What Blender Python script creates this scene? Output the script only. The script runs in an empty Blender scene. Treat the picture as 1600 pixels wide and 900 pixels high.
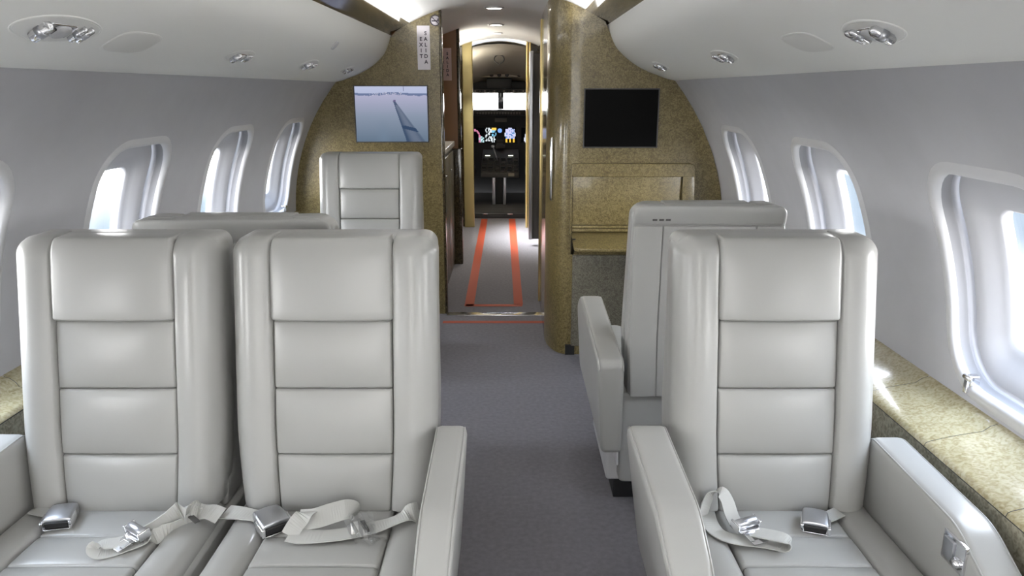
import bpy, bmesh, math, random
from mathutils import Vector, Matrix
random.seed(7)
C = bpy.context.scene.collection
sc = bpy.context.scene
PI = math.pi

# ---------------------------------------------------------------- camera, world, exposure
FPX = 1180.0
TILT = math.atan(310 / FPX)
ZC = 1.38
cam_d = bpy.data.cameras.new('camera')
cam_d.sensor_fit = 'HORIZONTAL'; cam_d.sensor_width = 36.0
cam_d.lens = 36.0 * FPX / 1600.0
cam_d.clip_start = 0.05; cam_d.clip_end = 500
cam = bpy.data.objects.new('camera', cam_d); C.objects.link(cam)
cam.location = (0, 0, ZC); cam.rotation_euler = (PI / 2 - TILT, 0, 0)
sc.camera = cam

sc.view_settings.view_transform = 'Standard'
sc.view_settings.look = 'None'
sc.view_settings.gamma = 1.0
sc.view_settings.use_curve_mapping = False
sc.view_settings.exposure = 1.2

W = bpy.data.worlds.new('sky'); sc.world = W; W.use_nodes = True
wt = W.node_tree; wt.nodes.clear()
wo = wt.nodes.new('ShaderNodeOutputWorld'); wb = wt.nodes.new('ShaderNodeBackground')
wc = wt.nodes.new('ShaderNodeTexCoord'); wsep = wt.nodes.new('ShaderNodeSeparateXYZ')
wn = wt.nodes.new('ShaderNodeTexNoise'); wn.inputs['Scale'].default_value = 5.0; wn.inputs['Detail'].default_value = 4
wa = wt.nodes.new('ShaderNodeMath'); wa.operation = 'MULTIPLY_ADD'; wa.inputs[1].default_value = 0.10
wa.inputs[2].default_value = -0.05
ws = wt.nodes.new('ShaderNodeMath'); ws.operation = 'ADD'
wm = wt.nodes.new('ShaderNodeMath'); wm.operation = 'MULTIPLY_ADD'; wm.inputs[1].default_value = 0.5; wm.inputs[2].default_value = 0.5
wt.links.new(wc.outputs['Generated'], wsep.inputs[0]); wt.links.new(wc.outputs['Generated'], wn.inputs['Vector'])
wt.links.new(wsep.outputs['Z'], wm.inputs[0]); wt.links.new(wn.outputs[0], wa.inputs[0])
wt.links.new(wm.outputs[0], ws.inputs[0]); wt.links.new(wa.outputs[0], ws.inputs[1])


def sky_ramp(stops):
    r = wt.nodes.new('ShaderNodeValToRGB'); e = r.color_ramp.elements
    e[0].position, e[0].color = stops[0][0], (*stops[0][1], 1); e[1].position, e[1].color = stops[-1][0], (*stops[-1][1], 1)
    for p, c in stops[1:-1]:
        n = e.new(p); n.color = (*c, 1)
    wt.links.new(ws.outputs[0], r.inputs[0]); return r


WHITE = (1.0, 1.0, 1.0)
port = sky_ramp([(0.0, (0.028, 0.029, 0.031)), (0.36, (0.021, 0.026, 0.031)), (0.425, (0.021, 0.027, 0.032)), (0.445, (0.05, 0.052, 0.054)), (0.47, WHITE), (0.60, WHITE), (1.0, (0.62, 0.77, 1.0))])
star = sky_ramp([(0.0, (0.12, 0.12, 0.12)), (0.36, (0.12, 0.12, 0.12)), (0.39, (0.058, 0.060, 0.062)), (0.415, (0.021, 0.026, 0.032)), (0.45, (0.022, 0.027, 0.032)), (0.49, WHITE), (0.60, WHITE), (1.0, (0.62, 0.77, 1.0))])
wx = wt.nodes.new('ShaderNodeMapRange'); wx.inputs['From Min'].default_value = -0.3; wx.inputs['From Max'].default_value = 0.3
wmix = wt.nodes.new('ShaderNodeMix'); wmix.data_type = 'RGBA'
wt.links.new(wsep.outputs['X'], wx.inputs['Value']); wt.links.new(wx.outputs[0], wmix.inputs[0])
wt.links.new(port.outputs[0], wmix.inputs[6]); wt.links.new(star.outputs[0], wmix.inputs[7])
wb.inputs['Strength'].default_value = 13.0
wt.links.new(wmix.outputs[2], wb.inputs['Color']); wt.links.new(wb.outputs[0], wo.inputs['Surface'])


def area(name, loc, rot, sx, sy, power, col=(1, 1, 1)):
    d = bpy.data.lights.new(name, 'AREA'); d.shape = 'RECTANGLE'; d.size = sx; d.size_y = sy
    d.energy = power; d.color = col
    o = bpy.data.objects.new(name, d); C.objects.link(o); o.location = loc; o.rotation_euler = rot
    return o


XC = -0.12                      # centre line of the cabin
# cove lamps: hidden strips above the valances washing the white ceiling
for s, y1 in ((-1, 4.55), (1, 3.8)):
    area('cove_lamp', (XC + s * 0.44, (y1 - 2.0) / 2, 1.69), (0, PI - s * 0.30, 0), 0.10, y1 + 2.0, 5, (1.0, 0.99, 0.97))
# unseen area lights added behind the camera to fill the cabin and seat fronts
area('aft_front_fill', (XC, -2.2, 1.25), (PI / 2, 0, 0), 1.5, 0.9, 12, (1.0, 0.99, 0.97))
area('aft_overhead_fill', (XC, -1.2, 1.84), (0, 0, 0), 0.5, 1.2, 5, (1.0, 0.99, 0.97))

# ---------------------------------------------------------------- helpers
def ray(u, v):
    a = (u - 800) / FPX; b = (450 - v) / FPX
    return Vector((a, math.cos(TILT) + b * math.sin(TILT), -math.sin(TILT) + b * math.cos(TILT)))


def atz(u, v, z):
    d = ray(u, v); t = (z - ZC) / d.z
    return Vector((t * d.x, t * d.y, z))


def aty(u, v, y):
    d = ray(u, v); t = y / d.y
    return Vector((t * d.x, y, ZC + t * d.z))


def link(name, me, mat, parent=None, smooth=True):
    o = bpy.data.objects.new(name, me); C.objects.link(o)
    if mat is not None: me.materials.append(mat)
    if parent is not None: o.parent = parent
    if smooth:
        me.polygons.foreach_set('use_smooth', [True] * len(me.polygons))
    return o


def obj(name, geo, mat, parent=None, smooth=True, fn=None):
    vs, fs = geo
    if fn: vs = [fn(*v) for v in vs]
    me = bpy.data.meshes.new(name)
    me.from_pydata([tuple(v) for v in vs], [], fs)
    bm = bmesh.new(); bm.from_mesh(me)
    bmesh.ops.recalc_face_normals(bm, faces=bm.faces)
    bm.to_mesh(me); bm.free()
    me.update()
    return link(name, me, mat, parent, smooth)


def tag(o, label=None, cat=None, group=None, kind=None):
    if label: o['label'] = label
    if cat: o['category'] = cat
    if group: o['group'] = group
    if kind: o['kind'] = kind
    return o


def empty(name, loc=(0, 0, 0), rz=0, label=None, cat=None, group=None, kind=None):
    o = bpy.data.objects.new(name, None); C.objects.link(o); o.empty_display_size = 0.1
    o.location = loc; o.rotation_euler = (0, 0, rz)
    return tag(o, label, cat, group, kind)


def join(*geos):
    V, Fs = [], []
    for vs, fs in geos:
        n = len(V); V += [tuple(v) for v in vs]; Fs += [tuple(i + n for i in f) for f in fs]
    return V, Fs


def _axis(lo, hi, rn, rp, k, m):
    a = []
    for i in range(k + 1):
        t = math.tan(PI / 4 * (1 - i / k)) if k else 0
        a.append(lo + rn - rn * t)
    for i in range(1, m):
        a.append(lo + rn + (hi - rp - lo - rn) * i / m)
    for i in range(k + 1):
        t = math.tan(PI / 4 * i / k) if k else 0
        a.append(hi - rp + rp * t)
    return a


def rbox(x0, x1, y0, y1, z0, z1, r=0.01, k=3, m=(3, 3, 3)):
    """rounded box; r is a number, or ((x-,x+),(y-,y+),(z-,z+))"""
    if isinstance(r, (int, float)): r = ((r, r),) * 3
    lo = (x0, y0, z0); hi = (x1, y1, z1)
    R = []
    for i in range(3):
        rn, rp = r[i]; s = hi[i] - lo[i]
        if rn + rp > s * 0.98:
            f = s * 0.98 / (rn + rp); rn *= f; rp *= f
        R.append((rn, rp))
    ax = [_axis(lo[i], hi[i], R[i][0], R[i][1], k, m[i]) for i in range(3)]
    N = [len(a) for a in ax]
    idx = {}; V = []

    def vert(i, j, l):
        key = (i, j, l)
        if key in idx: return idx[key]
        p = [ax[0][i], ax[1][j], ax[2][l]]; q = []; d = []
        for c in range(3):
            a = lo[c] + R[c][0]; b = hi[c] - R[c][1]
            if p[c] < a: q.append(a); d.append((p[c] - a, R[c][0]))
            elif p[c] > b: q.append(b); d.append((p[c] - b, R[c][1]))
            else: q.append(p[c]); d.append((0, 1))
        nn = [dd / rr if rr > 1e-9 else 0 for dd, rr in d]
        L = math.sqrt(sum(x * x for x in nn))
        if L > 1e-9:
            p = [q[c] + nn[c] / L * d[c][1] if d[c][0] else q[c] for c in range(3)]
        idx[key] = len(V); V.append(tuple(p)); return idx[key]
    Fs = []
    for a in range(3):
        b, c = (a + 1) % 3, (a + 2) % 3
        for side in (0, N[a] - 1):
            for i in range(N[b] - 1):
                for j in range(N[c] - 1):
                    q = []
                    for (ii, jj) in ((i, j), (i + 1, j), (i + 1, j + 1), (i, j + 1)):
                        t = [0, 0, 0]; t[a] = side; t[b] = ii; t[c] = jj
                        q.append(vert(*t))
                    Fs.append(tuple(q) if side else tuple(reversed(q)))
    return V, Fs


def box(x0, x1, y0, y1, z0, z1):
    V = [(x, y, z) for x in (x0, x1) for y in (y0, y1) for z in (z0, z1)]
    return V, [(0, 1, 3, 2), (4, 6, 7, 5), (0, 4, 5, 1), (2, 3, 7, 6), (0, 2, 6, 4), (1, 5, 7, 3)]


def cbox(x0, x1, y0, y1, z0, z1, r=0.004):
    return rbox(x0, x1, y0, y1, z0, z1, r, 2, (1, 1, 1))


def tube(path, r, n=8, caps=True, closed=False):
    P = [Vector(p) for p in path]; V = []; Fs = []
    m = len(P); up = None
    for i, p in enumerate(P):
        if closed: t = P[(i + 1) % m] - P[i - 1]
        else: t = P[min(i + 1, m - 1)] - P[max(i - 1, 0)]
        t.normalize()
        if up is None:
            up = Vector((0, 0, 1)) if abs(t.z) < 0.9 else Vector((1, 0, 0))
        a = t.cross(up).normalized(); b = a.cross(t).normalized(); up = b
        rr = r[i] if isinstance(r, (list, tuple)) else r
        for j in range(n):
            th = 2 * PI * j / n
            V.append(tuple(p + (a * math.cos(th) + b * math.sin(th)) * rr))
    for i in range(m if closed else m - 1):
        i2 = (i + 1) % m
        for j in range(n):
            Fs.append((i * n + j, i * n + (j + 1) % n, i2 * n + (j + 1) % n, i2 * n + j))
    if caps and not closed:
        Fs.append(tuple(range(n - 1, -1, -1))); Fs.append(tuple((m - 1) * n + j for j in range(n)))
    return V, Fs


def lathe(prof, n=24, c=(0, 0, 0), axis='z'):
    V = []; Fs = []
    for r, h in prof:
        for j in range(n):
            a = 2 * PI * j / n; x, y = r * math.cos(a), r * math.sin(a)
            p = (x, y, h) if axis == 'z' else ((x, h, y) if axis == 'y' else (h, x, y))
            V.append((p[0] + c[0], p[1] + c[1], p[2] + c[2]))
    m = len(prof)
    for i in range(m - 1):
        for j in range(n):
            Fs.append((i * n + j, i * n + (j + 1) % n, (i + 1) * n + (j + 1) % n, (i + 1) * n + j))
    Fs.append(tuple(range(n - 1, -1, -1))); Fs.append(tuple((m - 1) * n + j for j in range(n)))
    return V, Fs


def round_poly(pts, radii, seg=6):
    out = []; n = len(pts)
    for i in range(n):
        p = Vector(pts[i]); a = Vector(pts[i - 1]) - p; b = Vector(pts[(i + 1) % n]) - p
        r = radii[i] if isinstance(radii, (list, tuple)) else radii
        if r <= 0: out.append(tuple(p)); continue
        la, lb = a.length, b.length; a.normalize(); b.normalize()
        ang = a.angle(b); d = min(r / math.tan(ang / 2), la * 0.49, lb * 0.49); rr = d * math.tan(ang / 2)
        c = p + (a + b).normalized() * (rr / math.sin(ang / 2))
        s = p + a * d - c; t = p + b * d - c
        a0 = math.atan2(s.y, s.x); a1 = math.atan2(t.y, t.x); da = (a1 - a0 + PI) % (2 * PI) - PI
        for k in range(seg + 1):
            th = a0 + da * k / seg
            out.append((c.x + rr * math.cos(th), c.y + rr * math.sin(th)))
    return out


def slab(prof, x0, x1, r=0.01, k=4, mp=None):
    """profile (p,q) extruded along x with rounded rims; mp maps (x,p,q) to a point"""
    n = len(prof)
    area2 = sum(prof[i][0] * prof[(i + 1) % n][1] - prof[(i + 1) % n][0] * prof[i][1] for i in range(n))
    sg = 1 if area2 > 0 else -1
    nor = []
    for i in range(n):
        a = Vector(prof[i]) - Vector(prof[i - 1]); b = Vector(prof[(i + 1) % n]) - Vector(prof[i])
        a.normalize(); b.normalize(); t = (a + b).normalized()
        nor.append(Vector((-t.y, t.x)) * sg)
    layers = [(x0, r * 1.6)]
    for i in range(k + 1):
        ph = PI / 2 * i / k
        layers.append((x0 + r - r * math.cos(ph), r - r * math.sin(ph)))
    for i in range(k, -1, -1):
        ph = PI / 2 * i / k
        layers.append((x1 - r + r * math.cos(ph), r - r * math.sin(ph)))
    layers.append((x1, r * 1.6))
    V = []; Fs = []
    for x, ins in layers:
        for i in range(n):
            q = Vector(prof[i]) + nor[i] * ins
            V.append((x, q.x, q.y) if mp is None else mp(x, q.x, q.y))
    for l in range(len(layers) - 1):
        for i in range(n):
            Fs.append((l * n + i, l * n + (i + 1) % n, (l + 1) * n + (i + 1) % n, (l + 1) * n + i))
    Fs.append(tuple(range(n))); Fs.append(tuple((len(layers) - 1) * n + i for i in range(n)))
    return V, Fs


def ribbon(pts, dirs, w, th=0.0022, sub=6):
    """flat webbing: centre points, width directions (smoothed), width, thickness"""
    P = [Vector(p) for p in pts]; D = [Vector(d).normalized() for d in dirs]
    cp, cd = [], []
    n = len(P)
    for i in range(n - 1):
        p0, p1, p2, p3 = P[max(i - 1, 0)], P[i], P[i + 1], P[min(i + 2, n - 1)]
        for s in range(sub):
            t = s / sub
            cp.append(0.5 * ((2 * p1) + (-p0 + p2) * t + (2 * p0 - 5 * p1 + 4 * p2 - p3) * t * t + (-p0 + 3 * p1 - 3 * p2 + p3) * t ** 3))
            cd.append((D[i] * (1 - t) + D[i + 1] * t).normalized())
    cp.append(P[-1]); cd.append(D[-1])
    V = []; Fs = []; m = len(cp)
    for i in range(m):
        t = (cp[min(i + 1, m - 1)] - cp[max(i - 1, 0)]).normalized()
        d = (cd[i] - t * cd[i].dot(t)).normalized(); nn = d.cross(t).normalized()
        for a, b in ((-1, -1), (1, -1), (1, 1), (-1, 1)):
            V.append(tuple(cp[i] + d * a * w / 2 + nn * b * th / 2))
    for i in range(m - 1):
        for j in range(4):
            Fs.append((i * 4 + j, i * 4 + (j + 1) % 4, (i + 1) * 4 + (j + 1) % 4, (i + 1) * 4 + j))
    Fs.append((3, 2, 1, 0)); Fs.append(tuple((m - 1) * 4 + j for j in range(4)))
    return V, Fs


# ---------------------------------------------------------------- materials
def mat(name, col, rough=0.5, metal=0.0, coat=0.0, spec=0.5, bump=None, var=None, sheen=0.0):
    m = bpy.data.materials.new(name); m.use_nodes = True
    nt = m.node_tree; b = nt.nodes['Principled BSDF']
    b.inputs['Base Color'].default_value = (*col, 1); b.inputs['Roughness'].default_value = rough
    b.inputs['Metallic'].default_value = metal; b.inputs['Coat Weight'].default_value = coat
    b.inputs['Coat Roughness'].default_value = 0.08
    b.inputs['Specular IOR Level'].default_value = spec
    b.inputs['Sheen Weight'].default_value = sheen
    tc = nt.nodes.new('ShaderNodeTexCoord')
    if bump:
        n = nt.nodes.new('ShaderNodeTexNoise'); n.inputs['Scale'].default_value = bump[0]; n.inputs['Detail'].default_value = 3
        bp = nt.nodes.new('ShaderNodeBump'); bp.inputs['Strength'].default_value = bump[1]; bp.inputs['Distance'].default_value = bump[2]
        nt.links.new(tc.outputs['Object'], n.inputs['Vector']); nt.links.new(n.outputs[0], bp.inputs['Height'])
        nt.links.new(bp.outputs[0], b.inputs['Normal'])
    if var:
        # var = (scale, low colour, high colour, contrast lo, hi)
        n = nt.nodes.new('ShaderNodeTexNoise'); n.inputs['Scale'].default_value = var[0]; n.inputs['Detail'].default_value = 5
        r = nt.nodes.new('ShaderNodeValToRGB')
        r.color_ramp.elements[0].position = var[3]; r.color_ramp.elements[0].color = (*var[1], 1)
        r.color_ramp.elements[1].position = var[4]; r.color_ramp.elements[1].color = (*var[2], 1)
        nt.links.new(tc.outputs['Object'], n.inputs['Vector']); nt.links.new(n.outputs[0], r.inputs[0])
        nt.links.new(r.outputs[0], b.inputs['Base Color'])
    return m


def veneer(name, dark, mid, light, scale=38, rough=0.34, coat=0.3):
    """mottled bird's-eye veneer under lacquer"""
    m = mat(name, mid, rough, coat=coat)
    nt = m.node_tree; b = nt.nodes['Principled BSDF']; tc = nt.nodes.new('ShaderNodeTexCoord')
    n1 = nt.nodes.new('ShaderNodeTexNoise'); n1.inputs['Scale'].default_value = scale; n1.inputs['Detail'].default_value = 6; n1.inputs['Distortion'].default_value = 1.6
    n2 = nt.nodes.new('ShaderNodeTexNoise'); n2.inputs['Scale'].default_value = scale * 0.12; n2.inputs['Detail'].default_value = 2
    v = nt.nodes.new('ShaderNodeTexVoronoi'); v.inputs['Scale'].default_value = scale * 2.2
    add = nt.nodes.new('ShaderNodeMath'); add.operation = 'MULTIPLY_ADD'; add.inputs[1].default_value = 0.25
    ad2 = nt.nodes.new('ShaderNodeMath'); ad2.operation = 'MULTIPLY_ADD'; ad2.inputs[1].default_value = 0.22
    r = nt.nodes.new('ShaderNodeValToRGB'); el = r.color_ramp.elements
    el[0].position = 0.50; el[0].color = (*dark, 1); el[1].position = 0.86; el[1].color = (*light, 1)
    q = el.new(0.68); q.color = (*mid, 1)
    for t in (n1, n2, v): nt.links.new(tc.outputs['Object'], t.inputs['Vector'])
    nt.links.new(v.outputs['Distance'], add.inputs[0]); nt.links.new(n1.outputs[0], add.inputs[2])
    nt.links.new(n2.outputs[0], ad2.inputs[0]); nt.links.new(add.outputs[0], ad2.inputs[2])
    nt.links.new(ad2.outputs[0], r.inputs[0]); nt.links.new(r.outputs[0], b.inputs['Base Color'])
    return m


def emit(name, col, s):
    m = bpy.data.materials.new(name); m.use_nodes = True; nt = m.node_tree; nt.nodes.clear()
    o = nt.nodes.new('ShaderNodeOutputMaterial'); em = nt.nodes.new('ShaderNodeEmission')
    em.inputs[0].default_value = (*col, 1); em.inputs[1].default_value = s
    nt.links.new(em.outputs[0], o.inputs[0]); return m


def emit_attr(name, s):
    m = emit(name, (1, 1, 1), s); nt = m.node_tree
    a = nt.nodes.new('ShaderNodeAttribute'); a.attribute_name = 'picture'
    nt.links.new(a.outputs['Color'], nt.nodes['Emission'].inputs[0]); return m


def clear(name, tint=(1, 1, 1), gloss=0.06):
    m = bpy.data.materials.new(name); m.use_nodes = True; nt = m.node_tree; nt.nodes.clear()
    o = nt.nodes.new('ShaderNodeOutputMaterial'); t = nt.nodes.new('ShaderNodeBsdfTransparent'); g = nt.nodes.new('ShaderNodeBsdfGlossy')
    g.inputs['Roughness'].default_value = 0.03; t.inputs[0].default_value = (*tint, 1)
    x = nt.nodes.new('ShaderNodeMixShader'); x.inputs[0].default_value = gloss
    nt.links.new(t.outputs[0], x.inputs[1]); nt.links.new(g.outputs[0], x.inputs[2]); nt.links.new(x.outputs[0], o.inputs[0]); return m


M = {}
M['leather'] = mat('leather', (0.325, 0.324, 0.310), 0.31, bump=(420, 0.10, 0.0006))
M['leather_shell'] = mat('leather_shell', (0.355, 0.354, 0.342), 0.36, bump=(420, 0.10, 0.0006))
M['webbing'] = mat('webbing', (0.43, 0.43, 0.41), 0.7, bump=(900, 0.2, 0.0005))
M['wall'] = mat('wall_fabric', (0.46, 0.46, 0.485), 0.9, var=(9, (0.45, 0.45, 0.475), (0.475, 0.475, 0.50), 0.3, 0.7), bump=(350, 0.15, 0.0006))
M['valance'] = mat('valance_vinyl', (0.86, 0.86, 0.835), 0.55, bump=(600, 0.05, 0.0004))
M['ceiling'] = mat('ceiling_vinyl', (0.86, 0.86, 0.85), 0.55)
M['white'] = mat('white_plastic', (0.56, 0.56, 0.575), 0.35)
M['reveal'] = mat('reveal_plastic', (0.43, 0.43, 0.45), 0.45)
M['shade_channel'] = mat('shade_channel', (0.22, 0.22, 0.235), 0.6)
M['carpet'] = mat('carpet', (0.19, 0.18, 0.195), 0.95, var=(55, (0.175, 0.166, 0.18), (0.215, 0.205, 0.22), 0.3, 0.7), bump=(700, 0.6, 0.004), spec=0.1)
M['veneer'] = veneer('gold_veneer', (0.090, 0.066, 0.023), (0.150, 0.112, 0.040), (0.245, 0.193, 0.082), 75)
M['veneer_dark'] = veneer('dark_veneer', (0.020, 0.015, 0.008), (0.045, 0.033, 0.016), (0.095, 0.072, 0.036), 60, rough=0.12)
M['veneer_brown'] = veneer('brown_veneer', (0.085, 0.056, 0.026), (0.125, 0.086, 0.042), (0.20, 0.145, 0.075), 60, rough=0.14)
M['veneer_grey'] = veneer('grey_veneer', (0.075, 0.066, 0.045), (0.120, 0.108, 0.078), (0.20, 0.185, 0.14), 80, 0.4, 0.2)
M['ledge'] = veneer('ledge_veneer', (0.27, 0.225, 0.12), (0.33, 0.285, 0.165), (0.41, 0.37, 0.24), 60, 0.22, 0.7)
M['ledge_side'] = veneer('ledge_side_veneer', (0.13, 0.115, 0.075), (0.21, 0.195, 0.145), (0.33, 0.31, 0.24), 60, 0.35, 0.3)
M['tray'] = mat('unit_tray', (0.76, 0.76, 0.74), 0.35)
M['copper'] = mat('copper_laminate', (0.33, 0.155, 0.058), 0.3, coat=0.3)
M['gold'] = mat('gold_trim', (0.78, 0.62, 0.28), 0.3, metal=0.85)
M['gold_matte'] = mat('gold_post', (0.34, 0.28, 0.12), 0.4, metal=0.3, bump=(300, 0.3, 0.002))
M['chrome'] = mat('chrome', (0.80, 0.80, 0.82), 0.14, metal=1.0)
M['satin'] = mat('satin_metal', (0.52, 0.53, 0.56), 0.32, metal=1.0)
M['black'] = mat('black_plastic', (0.012, 0.012, 0.013), 0.5)
M['dark'] = mat('dark_plastic', (0.035, 0.034, 0.035), 0.55)
M['dark_grey'] = mat('dark_grey_plastic', (0.085, 0.083, 0.082), 0.6)
M['screen_off'] = mat('screen_off', (0.002, 0.002, 0.002), 0.6, spec=0.1)
M['brown_leather'] = mat('brown_leather', (0.075, 0.055, 0.050), 0.55)
M['cockpit_lining'] = mat('cockpit_lining', (0.42, 0.38, 0.31), 0.8)
M['orange'] = mat('orange_tape', (0.34, 0.050, 0.015), 0.6)
M['sign'] = mat('sign_plate', (0.72, 0.68, 0.72), 0.45)
M['sign_pink'] = mat('sign_plate_pink', (0.76, 0.55, 0.52), 0.45)
M['ink'] = mat('ink', (0.045, 0.03, 0.05), 0.6)
M['grille'] = mat('grille_fabric', (0.74, 0.735, 0.71), 0.8, bump=(1500, 0.4, 0.001))
M['counter'] = mat('counter_top', (0.58, 0.56, 0.52), 0.3)
M['glass'] = clear('window_glass')
M['film'] = clear('plastic_film', (0.96, 0.97, 0.98), 0.32)
M['lamp'] = emit('lamp_glow', (1.0, 0.95, 0.85), 9)
M['picture'] = emit_attr('screen_picture', 0.36)
M['display'] = emit_attr('display_picture', 0.5)
M['lit_button'] = emit('lit_button', (0.95, 1.0, 0.80), 0.9)

# ---------------------------------------------------------------- fuselage cross-section
RW, ZW = 1.207, 0.638
Y_AFT, Y_END = -2.4, 8.3
VAL = [(0.955, 1.414), (0.912, 1.4245), (0.88, 1.432), (0.84, 1.446), (0.785, 1.466), (0.725, 1.496), (0.672, 1.534), (0.627, 1.580), (0.600, 1.632), (0.585, 1.685)]
STRIP = [(0.585, 1.685), (0.575, 1.700), (0.472, 1.752), (0.455, 1.766)]
CEIL_R = 1.02
CEIL_TOP = 1.868
YB_L, YB_R = 4.61, 3.85          # aft faces of the two forward bulkheads


def wpt(side, y, s, d=0.0):
    ph = s / RW
    return (XC + side * (RW + d) * math.cos(ph), y, ZW + (RW + d) * math.sin(ph))


S_TOP = RW * math.asin((1.432 - ZW) / RW)
S_BOT = RW * math.asin((-0.03 - ZW) / RW)
SW = RW * 0.5 * (math.asin((0.695 - ZW) / RW) + math.asin((1.207 - ZW) / RW))   # window centre
HW, HH = 0.228, RW * 0.5 * (math.asin((1.207 - ZW) / RW) - math.asin((0.695 - ZW) / RW))


def wcontour(inset, r0=0.125):
    a, b = HW - inset, HH - inset; r = max(r0 - inset, 0.02)
    pts = []
    for cx, cy, a0 in ((a - r, b - r, 0), (-(a - r), b - r, 90), (-(a - r), -(b - r), 180), (a - r, -(b - r), 270)):
        for k in range(9):
            th = math.radians(a0 + 90 * k / 8)
            pts.append((cx + r * math.cos(th), cy + r * math.sin(th)))
    # straight runs subdivided so that all contours match
    out = []
    for i, p in enumerate(pts):
        out.append(p); q = pts[(i + 1) % len(pts)]
        if i % 9 == 8:
            for k in range(1, 8): out.append((p[0] + (q[0] - p[0]) * k / 8, p[1] + (q[1] - p[1]) * k / 8))
    return out


def wdeep(inset):
    """contour of the tapering reveal: the pane sits lower and is less tall than the opening"""
    f = max(0, inset - 0.02)
    k = (HH - inset - 0.40 * f) / (HH - inset)
    return [(p, q * k - 0.22 * f) for p, q in wcontour(inset)]


def make_wall(side, name, fwd):
    """fwd: forward edges of the window openings"""
    V = []; Fs = []
    cs = sorted(f - HW for f in fwd)
    bounds = [Y_AFT] + [(a + b) / 2 for a, b in zip(cs, cs[1:])] + [cs[-1] + 0.44]
    con = wcontour(0.0); n = len(con)
    for ci, c in enumerate(cs):
        y0, y1 = bounds[ci], bounds[ci + 1]
        outer = []
        for (p, q) in con:
            k = 1e9
            if p > 1e-9: k = min(k, (y1 - c) / p)
            if p < -1e-9: k = min(k, (y0 - c) / p)
            if q > 1e-9: k = min(k, (S_TOP - SW) / q)
            if q < -1e-9: k = min(k, (S_BOT - SW) / q)
            outer.append([c + p * k, SW + q * k])
        for cor in ((y0, S_TOP), (y1, S_TOP), (y0, S_BOT), (y1, S_BOT)):
            j = min(range(n), key=lambda i: (outer[i][0] - cor[0]) ** 2 + (outer[i][1] - cor[1]) ** 2)
            outer[j] = list(cor)
        L = 9; base = len(V)
        for l in range(L + 1):
            f = (l / L) ** 1.4
            for i in range(n):
                y = c + con[i][0]; s = SW + con[i][1]
                V.append(wpt(side, y + (outer[i][0] - y) * f, s + (outer[i][1] - s) * f))
        for l in range(L):
            for i in range(n):
                Fs.append((base + l * n + i, base + l * n + (i + 1) % n, base + (l + 1) * n + (i + 1) % n, base + (l + 1) * n + i))
    base = len(V); ny, ns = 6, 48
    for j in range(ny + 1):
        for i in range(ns + 1):
            V.append(wpt(side, bounds[-1] - 0.03 + (Y_END + 0.13 - bounds[-1]) * j / ny, S_BOT + (S_TOP - S_BOT) * i / ns, 0.003))
    for j in range(ny):
        for i in range(ns):
            a = base + j * (ns + 1) + i
            Fs.append((a, a + 1, a + ns + 2, a + ns + 1))
    o = obj(name, (V, Fs), M['wall'])
    return tag(o, kind='structure')


FWD_R = [1.755 + 0.882 * k for k in (-4, -3, -2, -1, 0, 1, 2)]
FWD_L = [1.830 + 0.874 * k for k in (-4, -3, -2, -1, 0, 1, 2, 3)]
tag(make_wall(-1, 'wall_left', FWD_L), 'grey fabric cabin side wall with the left row of windows')
tag(make_wall(1, 'wall_right', FWD_R), 'grey fabric cabin side wall with the right row of windows')


def rings(side, c, prof):
    V = []; Fs = []; n = None
    for ins, d in prof:
        con = wdeep(ins); n = len(con)
        for (p, q) in con: V.append(wpt(side, c + p, SW + q, d))
    for l in range(len(prof) - 1):
        for i in range(n):
            Fs.append((l * n + i, l * n + (i + 1) % n, (l + 1) * n + (i + 1) % n, (l + 1) * n + i))
    return V, Fs


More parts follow.
